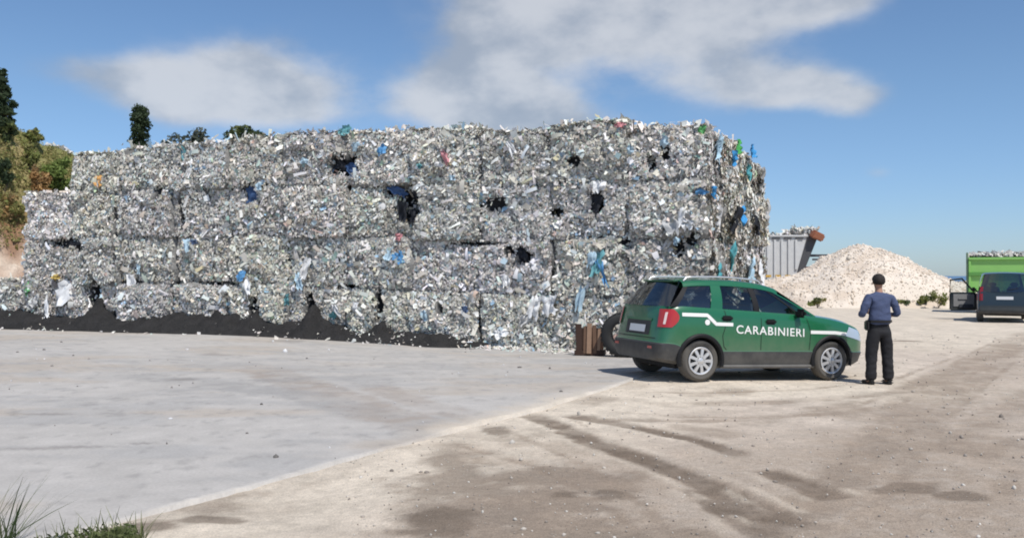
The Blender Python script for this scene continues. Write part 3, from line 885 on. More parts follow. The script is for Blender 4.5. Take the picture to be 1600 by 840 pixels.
def leaf_mesh(centres, n, size, cols, seed, flat=0.0, name='crown', shell=.55):
    """many small bent leaves round clump centres (x,y,z,rx,ry,rz)"""
    g = np.random.default_rng(seed)
    c = np.array(centres, float); k = len(c)
    vol = (c[:, 3] * c[:, 4] * c[:, 5]) ** .7
    idx = g.choice(k, n, p=vol / vol.sum())
    d = g.normal(0, 1, (n, 3)); d /= np.linalg.norm(d, axis=1)[:, None]
    r = g.uniform(shell, 1.08, n) ** .8
    P = c[idx, :3] + d * r[:, None] * c[idx, 3:]
    N = d * .6 + g.normal(0, .6, (n, 3)); N /= np.linalg.norm(N, axis=1)[:, None]
    up = np.array([[.13, .21, .97]])
    u = np.cross(N, up); u /= np.maximum(np.linalg.norm(u, axis=1), .01)[:, None]; v = np.cross(N, u)
    a = g.uniform(0, 6.28, n)[:, None]; e = u * np.cos(a) + v * np.sin(a); f = np.cross(N, e)
    s = (size * g.lognormal(0, .35, n))[:, None]
    V = np.stack([P - e * s, P - f * s * .42 + N * s * .1, P + e * s, P + f * s * .42 - N * s * .1], 1).reshape(-1, 3)
    F = (np.arange(n) * 4)[:, None] + np.arange(4)[None]
    cc = np.array(cols)
    pick = cc[(g.uniform(0, 1, k) * len(cc)).astype(int)][idx] * .6 + cc[g.integers(0, len(cc), n)] * .4
    C = pick * g.uniform(.7, 1.25, (n, 1))
    return mesh_np(name, V, F, np.repeat(C, 4, 0))


def tree(name, label, cat, base, h, centres, n, size, cols, seed, trunk_r=.14, group=None, limbs=6):
    root = empty(name, label, cat, base, group=group)
    g = random.Random(seed)
    mb = MB()
    top = max(c[2] for c in centres)
    mb.tube([(0, 0, -.4), (.03, .02, h * .3), (-.02, .03, h * .6), (0, 0, top)], [trunk_r, trunk_r * .8, trunk_r * .5, trunk_r * .15], 8)
    for k in range(min(limbs, len(centres))):
        c = centres[g.randrange(len(centres))]
        z0 = max(.15 * h, c[2] - .35 * h)
        mb.tube([(0, 0, z0), (c[0] * .5, c[1] * .5, (z0 + c[2]) / 2 + .05), (c[0], c[1], c[2])], [trunk_r * .45, trunk_r * .3, trunk_r * .1], 6)
    mb.obj('trunk', m_bark, root, 50)
    link('crown', leaf_mesh(centres, n, size, cols, seed), m_leaf, root)
    return root


DKG = [(.030, .048, .026), (.042, .066, .034), (.056, .082, .040), (.070, .10, .05)]
OLV = [(.24, .27, .085), (.31, .32, .12), (.17, .20, .07), (.38, .34, .15), (.26, .29, .09)]
DRY = [(.46, .27, .11), (.36, .23, .11), (.52, .33, .15), (.24, .17, .09)]
GRG = [(.10, .12, .095), (.07, .09, .07), (.13, .145, .12)]


def clumps(n, rx, ry, z0, z1, seed, shape='oval', r=.35):
    g = random.Random(seed); out = []
    for i in range(n):
        t = (i + g.random()) / n
        if shape == 'cone': k = (1 - t) ** .75 * 1.0 + .06
        elif shape == 'flame': k = min(1, .55 + t * 1.8) * (1 - max(0, t - .15) / .85) ** .62 + .05
        elif shape == 'spindle': k = math.sin(math.pi * min(1, .12 + .88 * (t ** .85))) ** .7 * .95 + .12
        else: k = math.sqrt(max(.05, 1 - (2 * t - 1) ** 2))
        a = g.uniform(0, 6.28); q = g.uniform(.15, .95)
        rr = r * g.uniform(.7, 1.25)
        out.append((math.cos(a) * rx * k * q, math.sin(a) * ry * k * q, z0 + (z1 - z0) * t, rr, rr, rr * .75))
    return out


def plant_at(px, Y, dz=0.0):
    x = (px - 800) / FPX * Y
    return Vector((x, Y, hill_at(x, Y) + dz))


# conifer at the left edge of the frame
b = plant_at(2, 37); topz = at(4, 108, 37).z
g_ = random.Random(3); cc = []
H = topz - b.z
for i in range(19):
    t = .16 + .84 * i / 18; k = ((1 - t) * .85 + .08) * g_.uniform(.55, 1.15)
    a = i * 2.4; L = k * g_.uniform(.6, 1.05)
    cc.append((math.cos(a) * L * .5, math.sin(a) * L * .5, H * t - .1, .32 * k + .12, .32 * k + .12, .16))
    cc.append((math.cos(a) * L, math.sin(a) * L, H * t - .2, .22 * k + .08, .22 * k + .08, .10))
tree('conifer_tree', 'dark spiky conifer cut by the left edge of the photo', 'tree', b, H, cc, 2300, .085, DKG, 5, .12, limbs=30)
# dense oval tree behind the stack
b = plant_at(218, 46); t_ = at(216, 166, 46).z - b.z; l_ = at(216, 232, 46).z - b.z
tree('evergreen_tree', 'dense dark oval evergreen rising behind the left part of the stack', 'tree', b, t_, clumps(46, .62, .6, max(.2, l_ - 1.2), t_ - .15, 8, 'flame', .33), 6500, .075, DKG, 9, .13)
# thin bluish trees
b = plant_at(303, 52); t_ = at(303, 198, 52).z - b.z
tree('sparse_tree', 'thin grey-green tree behind the stack beside the small bush', 'tree', b, t_, [(x - .1, 0, t_ - .4 + z, .38, .35, .24) for x, z in ((-.5, -.35), (0, -.1), (.4, .15), (.2, -.4), (.55, -.1))] + clumps(6, .6, .4, t_ - 1.6, t_ - .6, 3), 850, .10, GRG, 10, .06)
b = plant_at(264, 52); t_ = at(264, 207, 52).z - b.z
tree('sparse_tree', 'smallest wispy grey tree just right of the dark oval evergreen', 'tree', b, t_, [(x, 0, t_ - .35 + z, .28, .3, .2) for x, z in ((-.25, -.3), (.1, 0), (.3, .15))] + clumps(4, .35, .3, t_ - 1.4, t_ - .5, 4), 380, .09, GRG, 11, .05)
b = plant_at(378, 50); t_ = at(378, 194, 50).z - b.z
tree('round_tree', 'low dark green tree crown showing over the top of the stack', 'tree', b, t_, [(x, 0, t_ - .4 + z, .42, .4, .30) for x, z in ((-.65, -.25), (-.25, .02), (.15, .05), (.55, -.2), (.9, -.3), (-.1, -.4), (.4, -.5), (1.05, -.45))], 2200, .085, DKG[1:] + OLV[:1], 12, .1)


def bush(label, px, top, bot, rpx, n, size, cols, seed, group='bushes on the hill at the left'):
    """photo rows of the top and foot of the bush, half width in photo pixels; its foot is found on the hill"""
    o = Vector((0, 0, CAM_H)); h = hill_bvh.ray_cast(o, (at(px, bot, 1.0) - o).normalized())
    b = h[0]; Y = b.y
    H = (bot - top) / FPX * Y; rx = rpx / FPX * Y
    root = empty('bush', label, 'bush', b, group=group)
    g = random.Random(seed); cs = []
    for i in range(20):
        a = g.uniform(0, 6.28); q = g.uniform(0, .85); zz = g.uniform(.12, .92)
        q *= (1 - .55 * zz ** 2)
        cs.append((math.cos(a) * rx * q, math.sin(a) * rx * q * .7, H * zz, rx * g.uniform(.2, .38), rx * g.uniform(.2, .36), H * g.uniform(.12, .22)))
    mb = MB()
    for k in range(6):
        c = cs[k]; mb.tube([(c[0] * .2, c[1] * .2, -.2), (c[0] * .6, c[1] * .6, c[2] * .55), (c[0], c[1], c[2])], [.03, .02, .008], 5)
    mb.obj('stem', m_bark, root, 50)
    link('foliage', leaf_mesh(cs, n, size, cols, seed, name='foliage', shell=.3), m_leaf, root)
    return root


bush('dark green bush on the hilltop under the conifer', 8, 186, 222, 20, 1100, .075, DKG[1:] + OLV[2:3], 21)
bush('low olive bush on the hilltop just right of the dark one', 50, 203, 226, 18, 800, .07, OLV, 22)
bush('largest green bush on the hill slope, touching the stack', 92, 244, 304, 28, 2300, .07, [(.22, .29, .08), (.27, .33, .10), (.17, .23, .065)], 23)
bush('dry orange-brown bush halfway down the left hill', 60, 264, 316, 21, 1500, .055, DRY, 24)
bush('dark green bush at the left frame edge, halfway down the hill', 4, 246, 290, 18, 1200, .07, DKG + OLV[2:3], 25)
bush('dry brown scrub just above the bare earth bank', 14, 300, 345, 24, 1300, .055, DRY[1:] + OLV[:2], 26)
bush('small yellow-green shrub above the orange-brown bush', 46, 228, 262, 18, 900, .06, OLV, 27)
# dry grass over the slope
gp = []
for a_, b_ in zip(rng.uniform(-70, 145, 5200), rng.uniform(180, 352, 5200)):
    o_ = Vector((0, 0, CAM_H)); h_ = hill_bvh.ray_cast(o_, (at(a_, b_, 1.0) - o_).normalized())
    if h_[0] is None or h_[0].y > 46: continue
    xx, yy = h_[0].x + rng.uniform(-.4, .4), h_[0].y + rng.uniform(-.4, .4)
    gp.append((xx, yy, hill_at(xx, yy)))
gp = np.array(gp)
gcen = [(p[0], p[1], p[2] + .05, .14, .14, .10) for p in gp]
link('hill_grass', leaf_mesh(gcen, 26000, .046, OLV + [(.46, .38, .19), (.40, .31, .16), (.36, .34, .14)], 28, name='hill_grass', shell=.1), m_leaf, kind='stuff', label='dry green and yellow grass covering the hill slope at the left', category='grass')
# litter and dead twigs over the brow
n = 700
px_ = rng.uniform(70, 250, n); Y_ = rng.uniform(36, 41, n)
P_ = np.array([[(a - 800) / FPX * b_, b_, 0] for a, b_ in zip(px_, Y_)])
P_[:, 2] = [hill_at(p[0], p[1]) + .1 for p in P_]
V, Fq, C = scraps(P_, np.repeat(np.array([[0, -.4, .9]]), n, 0), .17, 35, .6)
link('scattered_plastic_litter', mesh_np('scattered_plastic_litter', V, Fq, C), m_scrap, kind='stuff', label='plastic litter scattered over the hill brow behind the stack', category='litter')


# ------------------------------------------------------------------ pile of pale rubble
def pile_z(x, y):
    x = np.asarray(x, float); y = np.asarray(y, float)
    n = (fbm(x * .9, y * .9, 201) - .5) * .5 + (fbm(x * 3, y * 3, 202) - .5) * .18
    r = np.hypot((x - 20.5) / 1.05, (y - 52.3) * .95)
    cone = 5.05 - .76 * np.sqrt(r * r + 4.0)
    f = sstep(47.7, 50.6, y + (fbm(x * .7, y * 0 + 3, 203) - .5) * 1.3) * sstep(57, 53.5, y) * sstep(9, 12, x) * sstep(52, 40, x)
    ridge = (1.42 + .3 * np.cos((x - 15) * .9) * .4) * f
    z = np.logaddexp(cone * 4, ridge * 4) / 4
    z = np.where(cone > ridge - 1.5, z, ridge)
    gone = np.maximum(f, sstep(-.3, .6, cone))
    return (z + n) * gone * sstep(46.5, 48.3, y) - .15


x = np.linspace(8, 54, 330); y = np.linspace(46.3, 58, 110)
X, Y = np.meshgrid(x, y); X = X.ravel(); Y = Y.ravel(); Z = pile_z(X, Y)
lime = np.array([.68, .60, .51]); limed = np.array([.58, .49, .40])
C = mixc(np.repeat(lime[None], len(X), 0), limed, sstep(.45, .65, fbm(X * .8, Y * .8 + Z, 204)))
nx, ny = len(x), len(y)
ii = (np.arange(ny - 1)[:, None] * nx + np.arange(nx - 1)[None]).ravel()
pile = link('rubble_pile', mesh_np('rubble_pile', np.stack([X, Y, Z], 1), np.stack([ii, ii + 1, ii + 1 + nx, ii + nx], 1), C), m_rubble, label='tall pale heap of crushed limestone rubble behind the standing man', category='rubble pile')
ICO = None
_bm = bmesh.new(); bmesh.ops.create_icosphere(_bm, subdivisions=1, radius=1); _bm.verts.index_update()
ICO_V = np.array([v.co[:] for v in _bm.verts]); ICO_F = np.array([[v.index for v in f.verts] for f in _bm.faces]); _bm.free()


def stones(P, S, cols, seed, name):
    g = np.random.default_rng(seed); n = len(P)
    k = g.uniform(.62, 1.25, (n, len(ICO_V), 1)); sq = g.uniform(.6, 1.2, (n, 1, 3))
    V = ICO_V[None] * k * sq * S[:, None, None] + P[:, None]
    F = (np.arange(n) * len(ICO_V))[:, None, None] + ICO_F[None]
    C = np.repeat(np.array(cols)[g.integers(0, len(cols), n)] * g.uniform(.8, 1.15, (n, 1)), len(ICO_V), 0)
    return mesh_np(name, V.reshape(-1, 3), F.reshape(-1, 3), C)


n = 9000
x = np.concatenate([rng.uniform(14, 28, 5500), rng.uniform(9, 45, 3500)]); y = rng.uniform(47.3, 53.5, n)
z = pile_z(x, y); k = z > .0
x, y, z = x[k], y[k], z[k]
link('rubble_stones', stones(np.stack([x, y, z + .01], 1), .030 * rng.lognormal(0, .55, len(x)), [(.70, .625, .535), (.66, .58, .49), (.72, .65, .57), (.58, .49, .39), (.68, .60, .51)], 41, 'rubble_stones'), m_rubble, pile, kind='stuff')
# pebbles over the yard
n = 5200
y = 4.6 + 22 * rng.uniform(0, 1, n) ** 2.0; x = rng.uniform(-2.6, 9, n) * (y / 10) + .5
q = slab_q(x, y); k = (q < -.02)
x, y = x[k], y[k]
link('pebbles', stones(np.stack([x, y, dirt_z(x, y) + .004], 1), .0055 * rng.lognormal(0, .55, len(x)) * (.7 + y / 18), [(.46, .42, .37), (.36, .32, .28), (.25, .22, .19), (.55, .52, .47)], 42, 'pebbles'), m_rubble, kind='stuff', label='pebbles strewn over the dirt yard', category='pebbles')
# bits lying on the slab
n = 260
t = rng.uniform(-4, 15, n); q = 26 * rng.uniform(0, 1, n) ** 1.3
x = EDGE_A[0] + t * ED[0] + q * EN[0]; y = EDGE_A[1] + t * ED[1] + q * EN[1]
link('slab_grit', stones(np.stack([x, y, slab_z(x, y) + .004], 1), .010 * rng.lognormal(0, .5, n) * (.7 + np.abs(y) / 16), [(.16, .15, .14), (.3, .28, .26), (.55, .55, .55)], 43, 'slab_grit'), m_rubble, kind='stuff', label='grit and small stones lying on the concrete slab', category='grit')

# weeds at the foot of the rubble
for i, (px, py, Y, w_, h_, lb) in enumerate([(1277, 478, 47.3, .45, .45, 'small olive weed at the foot of the rubble, behind the green car bonnet'), (1408, 477, 47.4, .5, .35, 'low olive weed at the foot of the rubble, right of the man'), (1442, 474, 47.2, .3, .5, 'small weed at the rubble foot between the man and the van'), (1466, 478, 46.5, .45, 1.0, 'taller dark weed at the rubble foot, just left of the open van door')]):
    p = at(px, py, Y); p.z = max(0, p.z)
    root = empty('weed', lb, 'weed', p, group='weeds at the foot of the rubble')
    cs = [(random.uniform(-w_, w_) * .7, random.uniform(-.2, .2), h_ * random.uniform(.15, .8), w_ * .45, w_ * .4, h_ * .25) for _ in range(7)]
    mb = MB()
    for c_ in cs[:4]: mb.tube([(0, 0, -.1), c_[:3]], [.02, .008], 5)
    mb.obj('stem', m_bark, root)
    link('foliage', leaf_mesh(cs, 420, .07, OLV + DKG[2:], 60 + i, name='foliage'), m_leaf, root)


# ------------------------------------------------------------------ cars: loft for the lower body, cage for the cabin
def interp_smooth(xk, yk, x):
    """monotone-ish cubic through knots"""
    xk = np.array(xk, float); yk = np.array(yk, float)
    d = np.diff(yk) / np.diff(xk); m = np.zeros(len(xk)); m[1:-1] = np.where(d[1:] * d[:-1] > 0, 2 * d[1:] * d[:-1] / (d[1:] + d[:-1] + 1e-9), 0); m[0] = d[0]; m[-1] = d[-1]
    i = np.clip(np.searchsorted(xk, x) - 1, 0, len(xk) - 2); h = xk[i + 1] - xk[i]; t = (x - xk[i]) / h
    return (2 * t ** 3 - 3 * t ** 2 + 1) * yk[i] + (t ** 3 - 2 * t ** 2 + t) * h * m[i] + (-2 * t ** 3 + 3 * t ** 2) * yk[i + 1] + (t ** 3 - t ** 2) * h * m[i + 1]


def lower_body(P):
    xs = np.array(sorted(set(list(np.round(np.concatenate([np.linspace(0, .3, 9), np.linspace(.3, P['L'] - .5, 34), np.linspace(P['L'] - .5, P['L'], 14)]), 4)))))
    rows = []
    for x in xs:
        w = float(interp_smooth(*P['w'], x)); zt = float(interp_smooth(*P['belt'], x)); zb = float(interp_smooth(*P['bot'], x)); cr = float(interp_smooth(*P['crown'], x)); zc = float(interp_smooth(*P['clad'], x))
        sh = P['shoulder']
        zm = zc + (zt - zc) * .45
        half = [(0, zb), (w - .14, zb), (w - .05, zb + .05), (w - .012, zb + .16), (w + .004, zc - .02), (w + .004, zc), (w - .006, zc + .012), (w + .002, zm), (w - .006, zt - .14), (w - .022, zt - .05), (w - sh, zt), (w - sh - .12, zt + cr * .55), ((w - sh) * .45, zt + cr * .92), (0, zt + cr)]
        ring = []
        for y, z in half: ring.append((x, -y, min(z, zt + cr)))
        for y, z in half[-2:0:-1]: ring.append((x, y, min(z, zt + cr)))
        rows.append(ring)
    def lean(p):
        x, y, z = p
        k = max(0, 1 - x / .6)
        s = 0.0 if z < P['rb'] - .02 else (P['rlean0'] + max(0, z - P['rb']) * P['rlean'])
        s = s * min(1, max(0, (z - P['rb'] + .02) / .03))
        lo = .10 * max(0, (.45 - z)) * k
        kf = max(0, 1 - (P['L'] - x) / .5)
        return (x + k * s + lo - kf * .10 * max(0, .42 - z), y, z)
    rows = [[lean(p) for p in r] for r in rows]
    m = len(rows[0]); nh = 14
    V = [p for r in rows for p in r]; F = []; MI = []
    def mi_of(j):
        jj = j if j < nh - 1 else (m - 1 - j)
        return 1 if jj < 5 else 0
    for i in range(len(rows) - 1):
        for j in range(m):
            a, b_ = i * m + j, i * m + (j + 1) % m
            F.append([a, b_, b_ + m, a + m]); MI.append(mi_of(j))
    for e in (0, len(rows) - 1):
        o = e * m
        for j in range(nh - 1):
            a, b_ = j, j + 1; c_, d_ = (m - b_) % m, (m - a) % m
            f = [o + a, o + b_] + ([o + c_] if c_ != b_ else []) + ([o + d_] if d_ != a else [])
            if len(set(f)) >= 3: F.append(f[::-1] if e == 0 else f); MI.append(mi_of(j))
    me = bpy.data.meshes.new('lower'); me.from_pydata(V, [], F); me.update()
    bm = bmesh.new(); bm.from_mesh(me); bmesh.ops.remove_doubles(bm, verts=bm.verts[:], dist=1e-5); bmesh.ops.recalc_face_normals(bm, faces=bm.faces[:]); bm.to_mesh(me); bm.free()
    return me, MI


def build_lower(P, root, paint):
    me, MI = lower_body(P)
    for m_ in (paint, m_clad): me.materials.append(m_)
    if len(me.polygons) == len(MI): me.polygons.foreach_set('material_index', MI)
    ob = bpy.data.objects.new('tmp_body', me); COL.objects.link(ob)
    mb = MB()
    for wx in P['wheels']:
        for sg in (-1, 1):
            y0, y1 = sg * .52, sg * 1.2
            n = 40; vs = []
            for yy in (y0, y1):
                for k in range(n): a = 2 * math.pi * k / n; vs.append((wx + P['well'] * math.cos(a), yy, P['wr'] + .01 + P['well'] * math.sin(a)))
            fs = [[k, (k + 1) % n, n + (k + 1) % n, n + k] for k in range(n)] + [list(range(n)), list(range(n, 2 * n))]
            mb.add(vs, fs, 1)
    cut = bpy.data.objects.new('tmp_cut', mb.mesh('cut', mats=(paint, m_clad))); COL.objects.link(cut)
    md = ob.modifiers.new('b', 'BOOLEAN'); md.operation = 'DIFFERENCE'; md.object = cut; md.solver = 'EXACT'
    dg = bpy.context.evaluated_depsgraph_get(); dg.update()
    res = bpy.data.meshes.new_from_object(ob.evaluated_get(dg))
    bpy.data.objects.remove(ob); bpy.data.objects.remove(cut)
    bvh = BVHTree.FromPolygons([v.co for v in res.vertices], [list(p.vertices) for p in res.polygons])
    for mi, nm, m_ in ((0, 'body', paint), (1, 'lower_cladding', m_clad)):
        vs, fs, mp = [], [], {}
        for p in res.polygons:
            if min(p.material_index, 1) != mi: continue
            f = []
            for v in p.vertices:
                if v not in mp: mp[v] = len(vs); vs.append(res.vertices[v].co[:])
                f.append(mp[v])
            fs.append(f)
        nm_ = bpy.data.meshes.new(nm); nm_.from_pydata(vs, [], fs); nm_.update()
        nm_.polygons.foreach_set('use_smooth', [True] * len(nm_.polygons)); nm_.set_sharp_from_angle(angle=R(32))
        link(nm, nm_, m_, root)
    return bvh


def ray_side(bvh, x, z, sg, eps):
    h = bvh.ray_cast(Vector((x, sg * 3, z)), Vector((0, -sg, 0)))
    return Vector((x, (h[0].y if h[0] is not None else sg * .8) + sg * eps, z))


def ray_rear(bvh, y, z, eps):
    h = bvh.ray_cast(Vector((-3, y, z)), Vector((1, 0, 0)))
    return Vector(((h[0].x if h[0] is not None else .1) - eps, y, z))


def side_patch(bvh, rows, sg, eps, nx=8):
    """rows: (z, x_left, x_right) from bottom to top"""
    return [[ray_side(bvh, a + (b - a) * k / nx, z, sg, eps) for k in range(nx + 1)] for z, a, b in rows]


def ribbon(bvh, pts, w, sg, eps=.003):
    mb = MB(); L = []; Rr = []
    P2 = []
    for (a, b) in zip(pts[:-1], pts[1:]):
        for k in range(6): P2.append((a[0] + (b[0] - a[0]) * k / 6, a[1] + (b[1] - a[1]) * k / 6))
    P2.append(pts[-1])
    for i, p in enumerate(P2):
        q = P2[min(i + 1, len(P2) - 1)]; o = P2[max(i - 1, 0)]
        d = Vector((q[0] - o[0], q[1] - o[1])).normalized(); nn = Vector((-d.y, d.x)) * w / 2
        L.append(ray_side(bvh, p[0] + nn.x, p[1] + nn.y, sg, eps)); Rr.append(ray_side(bvh, p[0] - nn.x, p[1] - nn.y, sg, eps))
    return mb.grid([L, Rr])


def lerp3(a, b, t): return tuple(a[i] + (b[i] - a[i]) * t for i in range(3))


def cabin(P, root, paint, glass_side, glass_rear):
    cols = P['cols']; zbelt = lambda x: float(interp_smooth(*P['belt'], x)); zroof = lambda x: float(interp_smooth(*P['roof'], x))
    yb, yt, yr = P['yb'], P['yt'], P['yr']
    fx0, fx1 = cols[0][1], cols[-1][1]
    frame = MB()
    def bot(x, sg): return (x, sg * yb(x), zbelt(x) - .01)
    def top(x, sg): return (x, sg * yt(x), zroof(x) - .105)
    for sg in (-1, 1):
        for (xb0, xt0, kind), (xb1, xt1, _) in zip(cols[:-1], cols[1:]):
            G = []
            inset = {'glass': -.006, 'paint': .004, 'black': .001}[kind]
            for i in range(7):
                v = i / 6; row = []
                for j in range(5):
                    u = j / 4
                    p = lerp3(bot(xb0 + (xb1 - xb0) * u, sg), top(xt0 + (xt1 - xt0) * u, sg), v)
                    row.append((p[0], p[1] + sg * (.03 * math.sin(math.pi * v) + inset), p[2]))
                G.append(row)
            if kind == 'glass': MB().grid(G).obj('window', glass_side if xb0 > .9 else glass_rear, root, 40)
            elif kind == 'paint': frame.grid(G)
            else: MB().grid(G).obj('window_pillar', m_blk, root, 40)
        # rail above the windows
        G = []
        for i, (dy, dz) in enumerate(((0, 0), (-.012, .035), (-.045, .07), (-.11, .092))):
            G.append([(x + 0, sg * (yt(x) + .004 + dy), zroof(x) - .105 + dz) for x in np.linspace(fx0, fx1, 24)])
        frame.grid(G)
    # roof
    G = []
    for i in range(15):
        u = i / 14 * 2 - 1; row = []
        for x in np.linspace(0, 1, 24):
            xa = fx0 - P['rbow'] * (1 - u * u) ; xb_ = fx1 + P['fbow'] * (1 - u * u)
            X = xa + (xb_ - xa) * x; xr = fx0 + (fx1 - fx0) * x
            yy = yt(xr) + .004 - .11
            row.append((X, u * yy, zroof(xr) - .013 + .028 * (1 - u * u)))
        G.append(row)
    frame.grid(G)
    frame.obj('cabin_frame', paint, root, 40)
    # rear window and windscreen
    for nm, (xb, xt), bowb, bowt, gl, zoff in (('rear_window', cols[0][:2], -P['rbow'] * 1.5, -P['rbow'], glass_rear, .02), ('windscreen', cols[-1][:2], P['wbow'], P['fbow'], glass_side, 0)):
        G = []
        for i in range(9):
            v = i / 8; row = []
            for j in range(13):
                u = j / 12 * 2 - 1
                zb_ = zbelt(xb) - .01; zt_ = zroof(xt) - .013
                yy = (yb(xb) * (1 - v) + (yt(xt) - .10) * v) * u
                X = (xb + bowb * (1 - u * u)) * (1 - v) + (xt + bowt * (1 - u * u)) * v
                row.append((X, yy, zb_ + (zt_ - zb_) * v + .028 * (1 - u * u) * v))
            G.append(row)
        MB().grid(G).obj(nm, gl, root, 60)
    # inside: dark deck and seats
    mb = MB()
    mb.box(((cols[0][0] + cols[-1][0]) / 2, 0, zbelt(1.5) - .06), (cols[-1][0] - cols[0][0] - .3, yb(1.5) * 1.7, .02)); mb.obj('parcel_shelf', m_seat, root)
    for sx in P['seats']:
        for sy in ((-.36, .36)):
            s_ = MB(); s_.box((sx, sy, zbelt(sx) + .02), (.14, .46, .34), Euler((0, R(-12), 0)), .05); s_.box((sx - .05, sy, zbelt(sx) + .27), (.10, .25, .17), Euler((0, R(-8), 0)), .045)
            s_.obj('seat', m_seat, root, 40)


def wheel(root, x, sg, half, r, wd, spokes=9, rim_r=.215, rim_mat=None):
    e = link('wheel', None, None, root); e.location = (x, sg * half, r); e.empty_display_size = .1
    y1 = 0; y0 = -sg * wd
    mb = MB(); o = sg
    prof = [(rim_r, -o * .02), (rim_r + .02, o * .004), (r - .045, o * .012), (r - .012, -o * .01), (r, -o * .035), (r, -o * (wd - .035)), (r - .02, -o * wd), (rim_r, -o * wd)]
    mb.lathe(prof, 40); mb.obj('tyre', m_tyre, e, 40)
    rb = MB()
    rb.lathe([(rim_r + .004, o * .003), (rim_r - .006, o * .008), (rim_r - .026, o * .0), (rim_r - .03, -o * .05)], 40)
    for k in range(spokes):
        a = 2 * math.pi * k / spokes
        m_ = Matrix.Rotation(a, 4, 'Y')
        pts = [(.045, .034), (.10, .022), (rim_r - .018, .026)]
        vs = []
        for rr, hw in pts:
            for hh in (-1, 1): vs.append(m_ @ Vector((rr, o * (.006 if rr < .15 else -.002), hh * hw)))
        for rr, hw in pts:
            for hh in (-1, 1): vs.append(m_ @ Vector((rr, -o * .03, hh * hw)))
        rb.add(vs, [[0, 1, 3, 2], [2, 3, 5, 4], [0, 2, 8, 6], [2, 4, 10, 8], [1, 7, 9, 3], [3, 9, 11, 5]])
    rb.lathe([(.0001, o * .016), (.035, o * .014), (.052, o * .004), (.055, -o * .03)], 24)
    rb.obj('rim', rim_mat or m_rim, e, 35)
    db = MB(); db.lathe([(.0001, -o * .055), (rim_r - .028, -o * .05)], 32); db.obj('brake_disc', m_dsteel, e)
    return e


# --- the green car
PC = dict(L=4.08,
          w=([0, .04, .12, .3, .7, 1.4, 3.0, 3.45, 3.75, 3.93, 4.03, 4.08], [.64, .735, .80, .845, .868, .872, .872, .868, .835, .745, .62, .50]),
          belt=([0, .3, .9, 1.8, 2.7, 3.0, 3.3, 3.6, 3.85, 4.0, 4.08], [1.165, 1.17, 1.15, 1.11, 1.065, 1.035, .99, .93, .845, .74, .62]),
          bot=([0, .3, .7, 1.1, 3.0, 3.6, 4.08], [.32, .27, .23, .20, .20, .22, .27]),
          crown=([0, .2, 2.8, 3.0, 3.4, 3.8, 4.0, 4.08], [.0, .0, .0, .04, .075, .07, .05, .03]),
          clad=([0, .25, .55, 1.1, 3.0, 3.55, 4.08], [.60, .585, .50, .475, .475, .47, .46]),
          rb=.60, rlean0=.05, rlean=.19, shoulder=.055, wheels=(.74, 3.24), well=.365, wr=.325,
          roof=([.3, .8, 1.3, 1.8, 2.1, 2.35], [1.555, 1.602, 1.612, 1.59, 1.55, 1.49]),
          yb=lambda x: .812 - .05 * max(0, (.6 - x)) - .09 * max(0, x - 2.2), yt=lambda x: .655 - .04 * max(0, .9 - x) - .03 * max(0, x - 1.9), yr=.56,
          cols=[(.20, .52, 'black'), (.33, .60, 'glass'), (.92, 1.0, 'paint'), (1.14, 1.18, 'glass'), (1.74, 1.70, 'black'), (1.85, 1.80, 'glass'), (2.64, 2.06, 'black'), (2.70, 2.11, 'glass'), (2.98, 2.19, 'paint'), (3.07, 2.29, 'paint')],
          rbow=.05, fbow=.13, wbow=.22, seats=(1.05, 1.95))
CAR_YAW = R(20)
rw = Vector((2.94, 14.0)); uu = Vector((math.cos(CAR_YAW), math.sin(CAR_YAW))); vvv = Vector((-uu.y, uu.x))
org = rw - uu * .74 + vvv * .865           # centre of the rear bumper on the ground
zr = (CAM_H - 166 / 100); pitch = math.atan2(.078, 2.5)
car = empty('parked_car', 'green patrol car with white stripe and lettering parked at the slab edge', 'car', (org.x, org.y, zr + .74 * math.tan(pitch)), (0, pitch, CAR_YAW))
bv = build_lower(PC, car, m_green)
cabin(PC, car, m_green, m_glass, m_glassd)
for wx in PC['wheels']:
    for sg in (-1, 1): wheel(car, wx, sg, .862, .325, .20)
